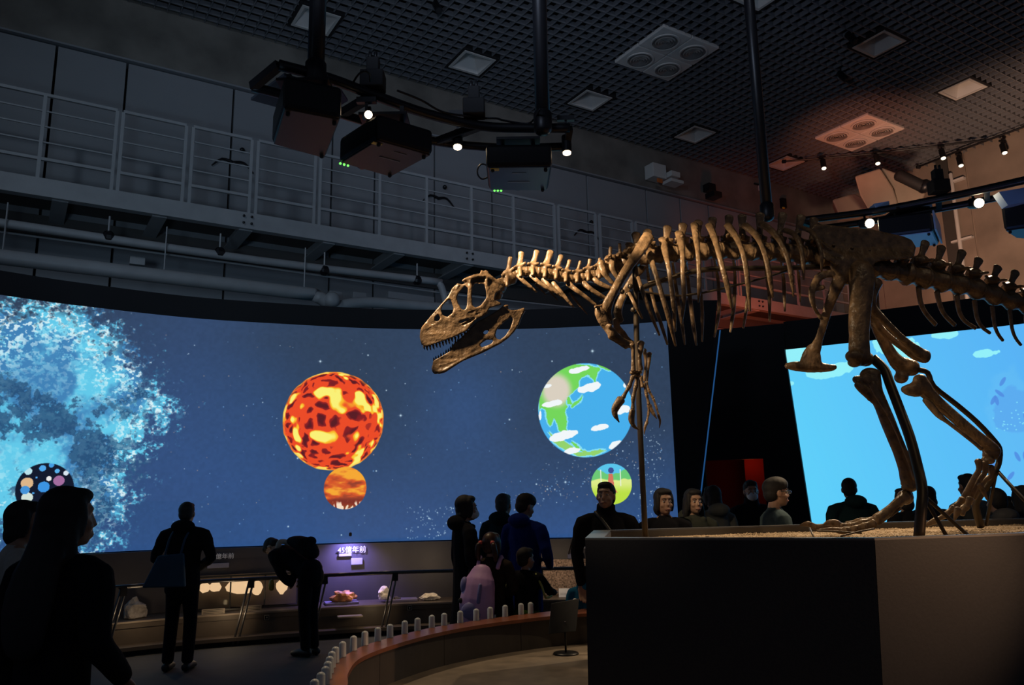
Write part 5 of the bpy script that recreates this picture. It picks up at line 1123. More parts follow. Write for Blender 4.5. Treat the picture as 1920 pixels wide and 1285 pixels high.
for s, pp in ((-1, [(850, 560, 45), (815, 640, 40), (800, 730, 50), (860, 800, 36), (930, 870, 30), (1010, 950, 30), (1080, 1010, 34), (1150, 1070, 50), (1200, 1095, 52)]), (1, [(800, 620, 40), (790, 740, 40), (840, 850, 34), (920, 940, 28), (1020, 1020, 28), (1110, 1080, 38), (1180, 1100, 44)])):
    bone('ischium', 3, pp, dy=[s * .11, s * .10, s * .08, s * .06, s * .05, s * .04, s * .03, s * .02, s * .02][:len(pp)], flat=.6)
# near leg
g = G(); bone('f', 3, [(700, 440, 70), (735, 480, 96), (738, 560, 98), (735, 660, 88), (728, 760, 82), (722, 860, 80), (722, 950, 74), (722, 1030, 78), (725, 1090, 78), (725, 1120, 70)], dy=[-.10, -.17, -.2, -.22, -.24, -.26, -.28, -.3, -.3, -.3], flat=.72, g=g)
g.ell(P3(3, 690, 1090, -.34), (.07, .05, .05)); g.ell(P3(3, 765, 1110, -.27), (.065, .06, .055)); g.ell(P3(3, 690, 1130, -.3), (.05, .06, .04))
obj('femur', g, M_bone, skel, remesh=.011, sm=3)
YN = [5.68, 5.66, 5.64, 5.62, 5.6, 5.58, 5.57, 5.56, 5.56]
g = G(); bone('t', 4, [(755, 150, 72), (765, 200, 66), (795, 280, 50), (835, 370, 48), (875, 470, 50), (915, 570, 48), (955, 670, 46), (990, 770, 48), (1012, 850, 56)], Y=YN, flat=.85, g=g)
bone('t', 4, [(650, 180, 24), (680, 190, 34), (740, 180, 45), (800, 140, 34)], Y=5.66, flat=.9, g=g); bone('t', 4, [(665, 215, 26), (700, 250, 30), (745, 300, 24), (775, 340, 14)], Y=5.62, flat=.6, g=g); bone('t', 4, [(965, 880, 14), (1010, 885, 58), (1050, 870, 30)], Y=5.56, flat=.9, g=g)
obj('tibia', g, M_bone, skel, remesh=.010, sm=3)
bone('fibula', 4, [(770, 210, 26), (800, 290, 18), (870, 400, 16), (930, 520, 15), (985, 650, 15), (1035, 770, 16), (1062, 850, 22)], Y=[5.56, 5.54, 5.52, 5.5, 5.49, 5.48, 5.48], flat=.8)
obj('ankle_bone', G().ell(at(*cp(4, 1020, 905), 5.56), (.055, .05, .035)), M_bone, skel, smooth=True)
for j, dY in enumerate((-.05, .0, .05)):
    bone('metatarsal', 4, [(1000 + 4 * j, 968, 38), (960, 995, 34), (900, 1050, 32), (850, 1090, 34), (800, 1125, 38)], Y=[5.58 + dY * .5, 5.58 + dY, 5.58 + dY * 1.3, 5.58 + dY * 1.5, 5.58 + dY * 1.8], flat=.8)
obj('ankle_bone', G().ell(at(*cp(4, 990, 975), 5.58), (.055, .05, .05)), M_bone, skel, smooth=True)
def toe(k, segs, Ys, nm='toe_bone'):
    for i, (a, b, r) in enumerate(segs):
        m_ = ((a[0] + b[0]) / 2, (a[1] + b[1]) / 2 - 2); bone(nm, k, [(*a, r), (*m_, r * .72), (*b, r * .92)], Y=[Ys] * 3, flat=.9)
toe(4, [((780, 1135), (700, 1150), 30), ((695, 1152), (630, 1170), 28), ((622, 1170), (560, 1170), 26)], 5.5); toe(4, [((770, 1130), (690, 1135), 26), ((680, 1140), (600, 1160), 26)], 5.62); toe(4, [((780, 1150), (720, 1170), 28), ((715, 1172), (650, 1188), 27), ((645, 1190), (590, 1196), 25)], 5.4)
bone('claw', 4, [(560, 1180, 26), (530, 1150, 24), (480, 1142, 16), (440, 1158, 5)], Y=[5.5] * 4, flat=.6); bone('claw', 4, [(430, 1165, 14), (395, 1175, 20), (340, 1152, 17), (285, 1162, 5)], Y=[5.62] * 4, flat=.6); bone('claw', 4, [(590, 1195, 24), (560, 1200, 20), (500, 1190, 14), (400, 1195, 5)], Y=[5.4] * 4, flat=.6)
bone('toe_bone', 4, [(560, 1165, 16), (500, 1168, 12), (430, 1165, 13)], Y=[5.62] * 3); bone('dewclaw', 4, [(960, 1050, 9), (920, 1080, 7), (895, 1105, 4)], Y=[5.5] * 3)
# far leg
g = G(); bone('f', 3, [(800, 520, 60), (810, 640, 58), (820, 760, 56), (850, 880, 50), (895, 980, 48), (945, 1070, 52), (1000, 1140, 66), (1055, 1165, 78)], dy=[.12, .18, .2, .22, .25, .27, .28, .28], flat=.75, g=g); g.ell(P3(3, 1090, 1170, .26), (.07, .06, .07)); g.ell(P3(3, 1020, 1240, .28), (.055, .06, .05))
obj('femur', g, M_bone, skel, remesh=.011, sm=3)
YF = [6.2, 6.2, 6.2, 6.21, 6.22, 6.23, 6.24, 6.25, 6.26]
g = G(); bone('t', 4, [(1085, 175, 50), (1105, 235, 66), (1150, 285, 54), (1220, 350, 46), (1300, 420, 44), (1380, 490, 44), (1460, 560, 46), (1530, 620, 54), (1570, 660, 60)], Y=YF, flat=.85, g=g); bone('t', 4, [(975, 250, 26), (1010, 255, 44), (1060, 250, 60), (1110, 220, 40)], Y=6.2, flat=.85, g=g); bone('t', 4, [(1530, 690, 40), (1575, 690, 44), (1600, 650, 36)], Y=6.25, flat=.9, g=g)
obj('tibia', g, M_bone, skel, remesh=.010, sm=3)
bone('fibula', 4, [(1120, 320, 20), (1160, 360, 28), (1210, 420, 24), (1280, 475, 15), (1370, 545, 14), (1450, 608, 14), (1500, 650, 16)], Y=6.14, flat=.8)
for a, b, dY in (((1480, 730), (1385, 985), -.05), ((1520, 745), (1410, 1000), 0), ((1560, 770), (1440, 975), .06)):
    m_ = ((a[0] + b[0]) / 2 + 14, (a[1] + b[1]) / 2 - 4); bone('metatarsal', 4, [(*a, 28), (a[0] + 4, a[1] + 60, 20), (*m_, 20), (*b, 28)], Y=6.2 + dY, flat=.85)
obj('ankle_bone', G().ell(at(*cp(4, 1545, 725), 6.24), (.05, .05, .035)), M_bone, skel, smooth=True)
toe(4, [((1375, 990), (1325, 1040), 28), ((1318, 1045), (1262, 1092), 27), ((1255, 1098), (1195, 1130), 22)], 6.12); bone('claw', 4, [(1190, 1132, 24), (1160, 1145, 18), (1130, 1160, 10), (1112, 1180, 4)], Y=[6.12] * 4, flat=.6)
toe(4, [((1425, 985), (1400, 1040), 28), ((1395, 1045), (1368, 1085), 24)], 6.05); bone('claw', 4, [(1345, 1055, 28), (1335, 1080, 24), (1325, 1105, 14), (1318, 1130, 4)], Y=[6.0] * 4, flat=.6)
toe(4, [((1440, 960), (1420, 1010), 26), ((1410, 1020), (1350, 1060), 22)], 6.3); bone('dewclaw', 4, [(1490, 890, 22), (1510, 930, 18), (1530, 970, 11), (1546, 1004, 4)], Y=[6.1] * 4, flat=.7)
# steel armature that carries the bones
def rod(pts, r, nm='support_rod'): return obj(nm, G().sweep([at(x, y, Y) for x, y, Y in pts], r, n=8, sub=3, round_=False), M_arm, skel, smooth=True)
rod([(1191, 500, 5.6), (1192, 560, 5.62), (1196, 700, 5.68), (1203, 860, 5.74), (1210, 1006, 5.78)], .021, 'support_post')
rod([(1190, 545, 5.62), (1260, 520, 5.65), (1330, 505, 5.7), (1460, 503, 5.8), (1560, 500, 5.9)], .02)
rod([(1196, 545, 5.6), (1280, 555, 5.62), (1400, 530, 5.62), (1475, 508, 5.7)], .008); rod([(1215, 530, 5.5), (1265, 518, 5.5), (1290, 510, 5.5)], .008)
P4 = lambda x, y, Y: (*cp(4, x, y), Y)
rod([P4(770, 40, 5.7), P4(850, 120, 5.66), P4(885, 210, 5.6), P4(950, 380, 5.5), P4(1020, 570, 5.35), P4(1070, 760, 5.2), P4(1105, 930, 5.05), P4(1095, 1080, 4.98), P4(1082, 1245, 4.97)], .034, 'support_post')
rod([P4(1112, 970, 5.05), P4(1190, 1100, 5.02), P4(1268, 1238, 5.02)], .012); rod([P4(1118, 965, 5.05), P4(1260, 1095, 5.1), P4(1402, 1222, 5.2)], .012)
rod([P4(1075, 120, 6.28), P4(1140, 140, 6.28), P4(1180, 230, 6.28), P4(1330, 350, 6.3), P4(1470, 470, 6.32), P4(1590, 600, 6.34), P4(1622, 660, 6.36), P4(1615, 750, 6.36), P4(1590, 800, 6.36)], .022, 'support_post')
rod([P4(1595, 795, 6.36), P4(1540, 890, 6.4), P4(1465, 1000, 6.44), P4(1470, 1080, 6.46), P4(1495, 1170, 6.5)], .03); rod([P4(1600, 800, 6.36), P4(1565, 980, 6.42), P4(1530, 1165, 6.5)], .013); rod([P4(1605, 795, 6.36), P4(1700, 900, 6.2), P4(1900, 1110, 6.0)], .014)
rod([P4(350, 1180, 5.4), P4(380, 1250, 5.2)], .006); rod([P4(400, 1200, 5.35), P4(560, 1205, 5.3), P4(700, 1215, 5.25)], .006); rod([P4(560, 1235, 5.1), P4(680, 1205, 5.2), P4(780, 1185, 5.3)], .006)
for x, y, r in ((310, 595, .02), (250, 630, .02), (290, 650, .018), (330, 760, .02)): obj('clamp', G().ell(P3(2, x, y, -.05), r, n=8, m=6), M_arm, skel, smooth=True)
# ================================================================== PEOPLE
def cloth(name, c, var=.12): return mat(name, c, .9, 0, var, 14, .15, spec=.08)
M_skin = mat('skin', (.36, .21, .14), .5, 0, .06, 6); M_hair = mat('black_hair', (.010, .009, .010), .75, 0, .2, 30); M_hairg = mat('grey_hair', (.06, .065, .07), .8, 0, .3, 30); M_hairb = mat('brown_hair', (.05, .022, .012), .45, 0, .3, 30)
M_shoe = mat('dark_shoe', (.012, .011, .012), .5); M_eye = mat('eye_white', (.5, .48, .45), .3); M_iris = mat('iris', (.01, .008, .006), .3); M_lip = mat('lip', (.26, .10, .08), .5); M_mask = mat('white_mask', (.62, .66, .72), .8, 0, .03, 20)
C_black = cloth('black_cloth', (.010, .010, .013)); C_dk = cloth('dark_trousers', (.010, .008, .012)); C_navy = cloth('navy_cloth', (.010, .014, .028)); C_blue = cloth('royal_blue_jacket', (.008, .022, .16)); C_grey = cloth('grey_cloth', (.10, .105, .10)); C_brown = cloth('dark_brown_jacket', (.035, .026, .02)); C_olive = cloth('olive_cloth', (.05, .055, .045)); C_green = cloth('green_vest', (.05, .11, .015)); C_cyan = cloth('cyan_jacket', (.02, .16, .30)); C_lt = cloth('pale_knit', (.45, .45, .42)); C_teal = cloth('dark_teal', (.012, .035, .04)); C_slate = cloth('slate_cloth', (.05, .075, .085)); C_wine = cloth('dark_wine', (.03, .006, .010))
ARMS = {'bent': ((.25, -.05, 1.15), (.215, .13, .99)), 'down': ((.235, -.02, 1.14), (.245, .05, .88)), 'front': ((.26, -.02, 1.14), (.09, .26, 1.02)), 'pocket': ((.28, -.07, 1.14), (.20, .10, .93)), 'cross': ((.25, .03, 1.16), (.02, .22, 1.18)), 'raise': ((.30, .12, 1.22), (.22, .36, 1.40)), 'swing': ((.25, -.02, 1.13), (.30, .16, .90)), 'hang': ((.17, .14, 1.14), (.10, .20, .88)), 'reach': ((.24, .16, 1.2), (.18, .42, 1.16))}
def person(x, y, H, yaw, label, jacket, trousers, hair='short', hm=None, arms=('down', 'down'), lean=0, hyaw=0, hpitch=0, vox=.011, coat=.80, legs=True, skirt=False, hood=False, face=False, mask=False, stance=.10, collar=False, z0=0, slim=1.0, child=False, group=None, hj=None):
    k = H / 1.72; hm = hm or M_hair; t = thing('person', (x, y, z0), label, 'person', group)
    a = R_(yaw); Mz = Matrix.Rotation(a, 3, 'Z'); ML = Matrix.Rotation(-R_(lean), 3, 'X'); hip = Vector((0, 0, .92))
    hs = 1.16 if child else 1.0
    def T(p, up=True):
        p = Vector(p)
        if up and lean and p.z > .9: p = hip + ML @ (p - hip)
        return Vector((x, y, z0)) + (Mz @ p) * k
    HC = Vector((0, .02, 1.6)); MH = Matrix.Rotation(R_(hyaw), 3, 'Z') @ Matrix.Rotation(R_(hpitch), 3, 'X')
    def TH(p): return T(HC + MH @ (Vector(p) * hs))
    MR = Mz @ ML @ MH
    def ELL(g, p, r, n=14, m=10): g.ell(TH(p), tuple(q * k * hs for q in r), rot=MR, n=n, m=m)
    sh = .185 * slim
    # --- body
    g = G(); ELL(g, (0, -.012, .025), (.074, .092, .092)); ELL(g, (0, .022, -.045), (.058, .066, .068)); ELL(g, (0, .055, -.085), (.028, .024, .022))
    g.sweep([T((0, -.015, 1.42)), T((0, -.01, 1.50)), TH((0, -.01, -.04))], [.062 * k, .052 * k, .05 * k], n=10, sub=1)
    g.sweep([TH((0, .080, .02)), TH((0, .089, -.012)), TH((0, .095, -.028))], [.007 * k, .010 * k, .013 * k], n=8, sub=2); ELL(g, (0, .066, .037), (.05, .02, .012)); ELL(g, (0, .016, -.03), (.064, .070, .075))
    for s in (-1, 1): ELL(g, (s * .076, -.005, -.005), (.010, .018, .030), 8, 8); ELL(g, (s * .038, .06, -.03), (.022, .022, .02), 8, 8)
    ELL(g, (0, .085, -.062), (.022, .010, .006), 8, 6); ELL(g, (0, .084, -.073), (.018, .010, .006), 8, 6)
    g.sweep([T((0, 0, .92)), T((0, 0, 1.12)), T((0, 0, 1.32)), T((0, -.01, 1.44))], [.13 * k * slim, .12 * k * slim, .14 * k * slim, .09 * k], [.09 * k, .085 * k, .095 * k, .07 * k], D=Mz @ Vector((0, 1, .01)), n=12, sub=2)
    for i, s in enumerate((-1, 1)):
        e, w_ = ARMS[arms[i]]; S_ = Vector((s * sh, -.01, 1.40)); E_ = Vector((s * e[0] * slim, e[1], e[2])); W_ = Vector((s * w_[0], w_[1], w_[2]))
        g.sweep([T(S_), T(E_), T(W_)], [.045 * k, .036 * k, .026 * k], n=8, sub=1)
        d = (W_ - E_).normalized(); side = Vector((s, 0, 0)) - d * d.x * s; side = side.normalized() if side.length > .2 else Vector((0, 1, 0)); nrm = d.cross(side).normalized()
        g.sweep([T(W_), T(W_ + d * .045), T(W_ + d * .085)], [.024 * k, .038 * k, .036 * k], [.018 * k, .016 * k, .013 * k], D=Mz @ (ML @ side.cross(d) if lean else side.cross(d)), n=8, sub=1)
        for q in range(4):
            b = W_ + d * .085 + side.cross(nrm) * 0 + nrm.cross(d) * ((q - 1.5) * .019); L = (.062, .075, .07, .055)[q]
            inw = nrm * (.018 if nrm.y > 0 else -.018)
            g.sweep([T(b), T(b + d * L * .55 + inw * .5), T(b + d * L + inw * 1.3)], [.0095 * k, .0088 * k, .0075 * k], n=6, sub=1)
        b = W_ + d * .03 + nrm.cross(d) * -.036; g.sweep([T(b), T(b + d * .03 + Vector((-s * .012, .014, 0))), T(b + d * .062 + Vector((-s * .012, .02, 0)))], [.0125 * k, .011 * k, .009 * k], n=6, sub=1)
    F = []
    for s in (-1, 1):
        K_ = Vector((s * (stance * .95), .03, .50)); A_ = Vector((s * stance, -.02, .09)); F.append(A_)
        if legs: g.sweep([T((s * .085, 0, .90), False), T(K_, False), T(A_, False)], [.075 * k, .05 * k, .036 * k], n=8, sub=1); g.sweep([T((s * stance, -.05, .045), False), T((s * stance * 1.1, .14, .035), False)], [.034 * k, .03 * k], n=8, sub=1)
    body = obj('body', g, M_skin, t, remesh=vox * .8 if not face else .006, sm=2 if not face else 4)
    # --- hair
    g = G(); ELL(g, (0, -.026, .044), (.083, .097, .089)); ELL(g, (0, -.05, -.005), (.076, .066, .075))
    if hair == 'short': ELL(g, (0, .03, .088), (.066, .05, .036))
    if hair == 'cap': ELL(g, (0, .0, .07), (.084, .10, .07)); 
    if hair in ('bob', 'long', 'tail', 'ponies'): ELL(g, (0, .025, .09), (.072, .056, .034)); [ELL(g, (s * .070, .012, .0), (.019, .04, .09)) for s in (-1, 1)]
    if hair == 'bob': ELL(g, (0, -.05, -.06), (.085, .06, .075))
    if hair == 'long': g.sweep([TH((0, -.05, .03)), TH((0, -.06, -.08)), T((0, -.11, 1.40)), T((0, -.14, 1.26)), T((0, -.145, 1.14))], [.085 * k, .095 * k, .115 * k, .12 * k, .095 * k], [.06 * k, .06 * k, .05 * k, .04 * k, .03 * k], D=Mz @ Vector((0, 1, .01)), n=12, sub=2); [g.sweep([TH((s * .075, .0, .0)), TH((s * .085, -.01, -.10)), T((s * .10, -.03, 1.34))], [.024 * k, .028 * k, .022 * k], n=8, sub=2) for s in (-1, 1)]
    if hair == 'ponies':
        for s in (-1, 1): g.sweep([TH((s * .05, -.08, .03)), TH((s * .085, -.12, .01)), TH((s * .10, -.11, -.09)), TH((s * .085, -.09, -.16))], [.02 * k, .034 * k, .034 * k, .012 * k], n=8, sub=2)
    if hair == 'tail': g.sweep([TH((0, -.10, .0)), TH((0, -.14, -.04)), TH((0, -.13, -.13))], [.02 * k, .03 * k, .012 * k], n=8, sub=2)
    obj('hair', g, hm, t, remesh=.008 if face else .010, sm=1)
    if hair == 'ponies':
        for s in (-1, 1): obj('hair_band', G().ell(TH((s * .068, -.108, .03)), .026 * k, n=10, m=8), mat('coral_band', (.75, .12, .10), .5), t, smooth=True)
    # --- jacket
    g = G(); dd = Mz @ ML @ Vector((0, 1, .01)); b = coat
    lo = [T((0, 0, b), b > .9), T((0, 0, b + (.95 - b) * .6), False)] if b < .9 else []
    rl = [.165 * k * slim, .165 * k * slim] if b < .9 else []; rd = [.12 * k, .12 * k] if b < .9 else []
    if b < .6: rl[0] = .20 * k; rd[0] = .15 * k
    g.sweep(lo + [T((0, 0, .98)), T((0, 0, 1.14)), T((0, 0, 1.30)), T((0, -.01, 1.40)), T((0, -.01, 1.455))], rl + [.158 * k * slim, .155 * k * slim, .175 * k * slim, .155 * k * slim, .075 * k], rd + [.115 * k, .112 * k, .12 * k, .10 * k, .075 * k], D=dd, n=14, sub=2)
    for i, s in enumerate((-1, 1)):
        e, w_ = ARMS[arms[i]]; S_ = Vector((s * sh, -.01, 1.375)); E_ = Vector((s * e[0] * slim, e[1], e[2])); W_ = Vector((s * w_[0], w_[1], w_[2])); M1 = (S_ + E_) / 2
        g.sweep([T((s * .08, -.01, 1.41)), T(S_), T(M1), T(E_), T((E_ + W_) / 2), T(W_)], [.06 * k, .07 * k, .063 * k, .056 * k, .05 * k, .042 * k], n=10, sub=2)
    if collar: g.sweep([T((0, -.01, 1.43)), T((0, 0, 1.50)), T((0, .01, 1.535))], [.088 * k, .082 * k, .08 * k], n=12, sub=1, round_=False)
    if hood: g.ell(T((0, -.09, 1.47)), (.13 * k, .085 * k, .075 * k), rot=Mz); g.sweep([T((-.09, -.02, 1.45)), T((-.07, .06, 1.43))], .03 * k, n=8, sub=1); g.sweep([T((.09, -.02, 1.45)), T((.07, .06, 1.43))], .03 * k, n=8, sub=1)
    jk = obj('jacket', g, jacket, t, remesh=vox, sm=2)
    # --- lower clothing
    if legs:
        g = G(); g.sweep([T((0, 0, .99), False), T((0, 0, .86), False)], [.145 * k * slim, .15 * k * slim], [.105 * k, .11 * k], D=Mz @ Vector((0, 1, .01)), n=12, sub=1)
        if skirt: g.sweep([T((0, 0, .9), False), T((0, 0, .62), False), T((0, 0, .40), False)], [.15 * k, .18 * k, .21 * k], [.12 * k, .15 * k, .18 * k], D=Mz @ Vector((0, 1, .01)), n=14, sub=2)
        for s in (-1, 1): g.sweep([T((s * .08, 0, .88), False), T((s * (stance * .95), .03, .50), False), T((s * stance, -.015, .10), False)], [.095 * k, .07 * k, .06 * k], n=10, sub=2)
        obj('skirt' if skirt else 'trousers', g, trousers, t, remesh=vox, sm=2)
        for s in (-1, 1):
            sg = G(); sg.sweep([T((s * stance, -.07, .045), False), T((s * stance * 1.05, .05, .05), False), T((s * stance * 1.12, .17, .032), False)], [.042 * k, .044 * k, .036 * k], [.044 * k, .045 * k, .032 * k], D=(0, 0, 1), n=10, sub=2)
            for i_, v_ in enumerate(sg.v):
                if v_[2] < z0 + .002: sg.v[i_] = (v_[0], v_[1], z0 + .002)
            obj('shoe', sg, M_shoe, t, smooth=True)
    # --- face
    if face:
        for s in (-1, 1):
            e = obj('eye', G().ell(TH((s * .031, .0745, .004)), (.0125 * k, .0085 * k, .0075 * k), rot=MR, n=12, m=8), M_eye, t, smooth=True)
            obj('iris', G().ell(TH((s * .031, .0815, .004)), (.0058 * k, .0025 * k, .0058 * k), rot=MR, n=10, m=6), M_iris, e, smooth=True)
            obj('eyebrow', G().sweep([TH((s * .016, .087, .026)), TH((s * .032, .086, .031)), TH((s * .050, .076, .025))], .003 * k, n=6, sub=2), M_hair, t, smooth=True)
        if not mask: obj('mouth', G().sweep([TH((-.024, .081, -.066)), TH((0, .0925, -.065)), TH((.024, .081, -.066))], .0052 * k, n=8, sub=2), M_lip, t, smooth=True)
    if mask:
        g = G(); ELL(g, (0, .046, -.052), (.060, .070, .050)); m_ = obj('face_mask', g, M_mask, t, smooth=True)
        for s in (-1, 1): obj('ear_loop', G().sweep([TH((s * .055, .05, -.03)), TH((s * .078, .0, -.005))], .003 * k, n=6, sub=1), M_mask, t)
    return t, T, TH, k
def head(px, py, Y): p = at(px, py, Y); return p.x, p.y, p.z
def pers(px, py, Y, yaw, label, jk, tr, **kw):
    x, y_, z = head(px, py, Y); return person(x, y_, z, yaw, label, jk, tr, **kw)
# left side
person(*head(-75, 955, 3.7)[:2], 1.60, 100, 'person cut off by the left edge, dark coat, one arm raised towards the screen', C_navy, C_dk, arms=('down', 'raise'), vox=.014)
pers(45, 941, 4.5, -55, 'woman with dark bobbed hair, pale grey top and long dark skirt at left', C_lt, C_dk, hair='bob', coat=.82, skirt=True, vox=.011, slim=.92, hyaw=-25)
t, T, TH, k = pers(128, 916, 3.2, -18, 'near woman in silhouette with very long dark hair and long black coat', C_black, C_wine, hair='long', coat=.30, vox=.009, hyaw=-30, slim=1.0, arms=('down', 'bent'))
t, T, TH, k = pers(351, 943, 8.48, 4, 'man seen from behind with a blue tote bag and dark hooded coat, facing the screen', C_black, C_dk, hood=True, arms=('front', 'front'), slim=1.12, coat=.80)
bg = thing('tote_bag', T((-.12, -.17, .88)), 'dark blue tote bag hanging on the back of the standing man', 'bag')
M_tote = mat('tote_blue', (.012, .06, .12), .7, 0, .15, 8)
g = G(); P = [T(p) for p in ((-.34, -.16, .86), (.10, -.17, .86), (.06, -.16, 1.20), (-.20, -.16, 1.18))]; g.prism(P, Mz_ if False else (T((0, -.06, 0)) - T((0, 0, 0)))); obj('bag_body', g, M_tote, bg, bevel=.015)
for sx in (-.14, .02): obj('strap', G().sweep([T((sx, -.17, 1.18)), T((sx + .03, -.16, 1.34)), T((sx + .05, -.08, 1.43))], .011, n=6, sub=2), M_tote, bg, smooth=True)
# bending person
p = at(560, 1206, 9.1); x_, y_ = p.x, 9.15
t, T, TH, k = person(x_ + .1, y_, 1.62, 62, 'person in dark clothes with a pale collar bending low over the exhibit counter', C_black, C_dk, hair='short', lean=64, arms=('hang', 'hang'), coat=.84, hood=False, stance=.07, hpitch=-18, slim=1.1, hyaw=10)
obj('collar_band', G().sweep([T((-.10, -.075, 1.44)), T((-.05, -.11, 1.49)), T((.05, -.11, 1.49)), T((.10, -.075, 1.44))], .032 * k, n=8, sub=3), C_lt if False else mat('cream_scarf', (.32, .28, .24), .9), t, smooth=True)
bk = thing('backpack', T((0, -.2, 1.2)), 'black rounded rucksack on the back of the bending person', 'bag'); g = G(); g.sweep([T((0, -.20, 1.02)), T((0, -.24, 1.16)), T((0, -.20, 1.34))], [.13 * k, .15 * k, .11 * k], [.07 * k, .10 * k, .06 * k], D=T((0, -1, 0)) - T((0, 0, 0)), n=12, sub=2); obj('sack', g, C_black, bk, remesh=.014, sm=2)
obj('side_pocket', G().ell(T((.03, -.30, 1.12)), (.07 * k, .05 * k, .06 * k)), C_navy, bk, smooth=True)
yb = T((0.12, .24, .80)); yb = at(509, 1096, 9.0); tag(obj('yellow_pouch', G().sweep([yb - ZZ * .05, yb, yb + ZZ * .04], [.03, .034, .02], n=8, sub=2), mat('gold_pouch', (.55, .36, .04), .4, 0, .4, 30), smooth=True), 'small yellow pouch dangling from the bending person hand', 'pouch')
# group in front of the counter
t, T, TH, k = pers(872, 930, 7.45, -70, 'masked person in profile with dark hair bun and black coat beside the pink backpack girl', C_black, C_dk, hair='bob', arms=('down', 'swing'), mask=True, face=True, coat=.55, hood=True, slim=1.0, hyaw=-10)
w_ = at(832, 1095, 6.6); 
tag(obj('phone', G().box(T((-.27, .13, .82)), (.075, .012, .15)), mat('pale_phone', (.5, .55, .6), .3), bevel=.004), 'small pale phone in the hand of the masked person', 'phone')
pers(943, 927, 8.5, -25, 'grey haired man in a dark green hooded jacket seen from behind, facing the space screen', C_teal, C_dk, hm=M_hairg, hood=True, slim=1.05)
pers(983, 928, 7.9, -42, 'person in a bright royal blue hooded jacket looking down beside the boy', C_blue, C_navy, hair='cap', hood=True, coat=.62, hpitch=-18, hyaw=-15, slim=1.15, arms=('down', 'front'))
t, T, TH, k = pers(921, 1003, 7.2, -20, 'girl with brown hair in coral hair bands wearing a brown jacket', C_brown, C_dk, hair='ponies', hm=M_hairb, child=True, coat=.72, slim=1.05, arms=('down', 'front'), hyaw=-8)
M_pink = mat('lilac_nylon', (.72, .42, .75), .45, 0, .1, 8); M_viol = mat('violet_nylon', (.26, .24, .52), .5, 0, .1, 8)
bk = thing('backpack', T((-.05, -.2, .95)), 'lilac pink child rucksack with violet panels worn by the girl', 'bag')
g = G(); g.sweep([T((-.10, -.20, .80)), T((-.08, -.25, .98)), T((-.06, -.23, 1.18)), T((-.05, -.18, 1.34))], [.19 * k, .21 * k, .19 * k, .12 * k], [.10 * k, .13 * k, .11 * k, .06 * k], D=T((0, -1, 0)) - T((0, 0, 0)), n=14, sub=3); obj('sack', g, M_pink, bk, remesh=.010, sm=2)
obj('front_pocket', G().ell(T((-.09, -.345, .93)), (.13 * k, .05 * k, .10 * k)), M_viol, bk, smooth=True); obj('side_panel', G().sweep([T((-.02, -.35, 1.02)), T((-.0, -.345, 1.20))], [.028, .022], [.02, .015], n=8, sub=1), M_viol, bk, smooth=True)
obj('side_panel', G().ell(T((-.22, -.26, 1.18)), (.05 * k, .07 * k, .10 * k)), M_viol, bk, smooth=True); obj('badge', G().sweep([T((-.24, -.325, 1.03)), T((-.245, -.335, 1.03))], .022, n=12, sub=1), M_black, bk)
for sx, dx in ((-.16, -.10), (.14, .02)): obj('strap', G().sweep([T((sx, -.27, .88)), T((sx + dx * .4, -.30, .66)), T((sx + dx, -.28, .50))], .009, n=6, sub=2), mat('pale_strap', (.5, .48, .5), .6), bk, smooth=True)
for s in (-1, 1): obj('shoulder_strap', G().sweep([T((s * .12, -.12, 1.36)), T((s * .13, -.02, 1.475)), T((s * .13, .09, 1.36))], .018, n=8, sub=2), M_pink, bk, smooth=True)
t, T, TH, k = pers(985, 1031, 7.25, -30, 'boy in a black jacket with yellow green piping and a green vest', C_black, C_dk, child=True, coat=.86, arms=('down', 'reach'), hyaw=-25, slim=1.05)
obj('vest', G().sweep([T((0, 0, .74)), T((0, -.0, .90)), T((0, 0, .98))], [.17 * k, .18 * k, .165 * k], [.135 * k, .14 * k, .125 * k], D=T((0, 1, .01)) - T((0, 0, 0)), n=14, sub=2), C_green, t, smooth=True)
M_pip = mat('lime_piping', (.45, .5, .12), .6)
for s in (-1, 1): obj('piping', G().sweep([T((s * .17, -.05, 1.43)), T((s * .255, -.05, 1.28)), T((s * .29, -.02, 1.14))] + ([T((.27, .18, 1.15))] if s > 0 else [T((-.29, .0, .98))]), .009, n=6, sub=2), M_pip, t, smooth=True)
pers(1098, 1066, 7.2, -20, 'small child in a bright cyan jacket half hidden by the plinth', C_cyan, C_dk, hair='bob', child=True, coat=.6, hood=True, slim=1.2)
# behind the plinth
t, T, TH, k = pers(1134, 905, 7.2, 184, 'tall man in a black leather jacket looking up to the right behind the plinth', C_black, C_dk, face=True, collar=True, arms=('pocket', 'down'), hyaw=-24, hpitch=8, slim=1.12)
obj('shoulder_strap', G().sweep([T((.10, .04, 1.47)), T((-.02, .155, 1.28)), T((-.14, .14, 1.05))], .018, n=8, sub=3), M_shoe, t, smooth=True)
obj('buckle', G().box(T((-.03, .165, 1.27)), (.035, .02, .05)), mat('dull_silver', (.25, .25, .25), .3, .8), t)
for s in (-1, 1): obj('sleeve_piping', G().sweep([T((s * .20, .0, 1.43)), T((s * .285, -.02, 1.28)), T((s * .33, -.05, 1.12))], .006, n=6, sub=2), mat('tan_piping', (.2, .16, .11), .5), t, smooth=True)
pers(1243, 917, 7.35, 172, 'woman with short black hair and dark coat tilting her head behind the plinth', C_black, C_dk, hair='bob', face=True, hyaw=22, slim=.98, collar=False)
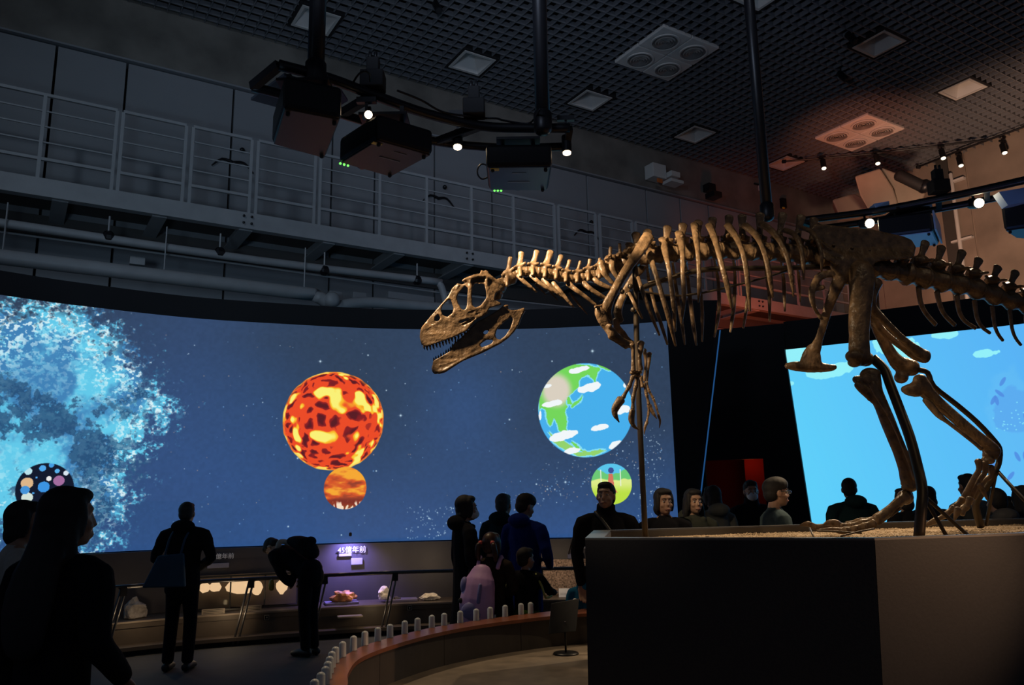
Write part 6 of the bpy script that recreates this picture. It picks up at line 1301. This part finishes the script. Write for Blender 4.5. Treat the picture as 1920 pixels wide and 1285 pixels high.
pers(1298, 918, 7.7, 190, 'woman with a dark olive coat and straight hair standing behind the short haired woman', C_olive, C_dk, hair='long', face=True, hood=True, slim=.98, hyaw=5)
pers(1336, 912, 8.7, 20, 'dim person in a grey coat seen from behind before the dark partition', C_grey, C_dk, hair='bob', hood=True)
pers(1406, 902, 9.5, 178, 'masked person in a dark jacket in front of the red doorway', C_black, C_dk, face=True, mask=True, collar=True)
t, T, TH, k = pers(1450, 898, 7.0, -88, 'young man in profile wearing glasses and a slate blue vest over a shirt', C_slate, C_dk, hair='cap', face=True, slim=1.0, hyaw=0, arms=('down', 'front'))
obj('glasses', G().sweep([TH((s_ * .078, -.0, .012)) for s_ in (1,)] + [TH((.07, .05, .012)), TH((.052, .088, .008)), TH((0, .098, .008)), TH((-.052, .088, .008)), TH((-.07, .05, .012)), TH((-.078, 0, .012))], .0035, n=6, sub=1), M_black, t)
M_gl = mat('blue_lens', (.1, .2, .4), .1, 0, emit=(.15, .4, 1), es=.6)
for s in (-1, 1): obj('lens', G().ell(TH((s * .033, .096, .006)), (.021, .004, .017), rot=None), mat('lens_glass', (.12, .2, .35), .08, .6), t, smooth=True)
pers(1592, 898, 9.4, 8, 'man in a dark padded jacket with a large round hood, silhouetted on the cyan screen', C_teal, C_dk, hood=True, slim=1.25, coat=.7, hyaw=-25)
pers(1694, 916, 8.7, 15, 'left one of two dim heads behind the near leg support post', C_black, C_dk, hair='bob'); pers(1739, 913, 9.4, -10, 'right one of two dim heads behind the near leg support post, in a navy coat', C_navy, C_dk, hair='bob', slim=1.1)
pers(1813, 890, 8.6, 10, 'person in a grey top partly hidden by the far foot bones', C_grey, C_dk, hair='short', slim=1.0, coat=.7)
pers(1867, 918, 7.5, 6, 'person in a pale grey hooded top at right before the cyan screen', cloth('mid_grey_hoodie', (.075, .075, .08)), C_dk, hair='cap', hood=True, slim=.95)
pers(1915, 912, 7.9, 20, 'person with long dark hair cut off by the right edge', C_navy, C_dk, hair='long', slim=1.0)
pers(1889, 932, 8.9, -5, 'small dim head between the hooded person and the right edge person', C_slate, C_dk, hair='bob', slim=.85)
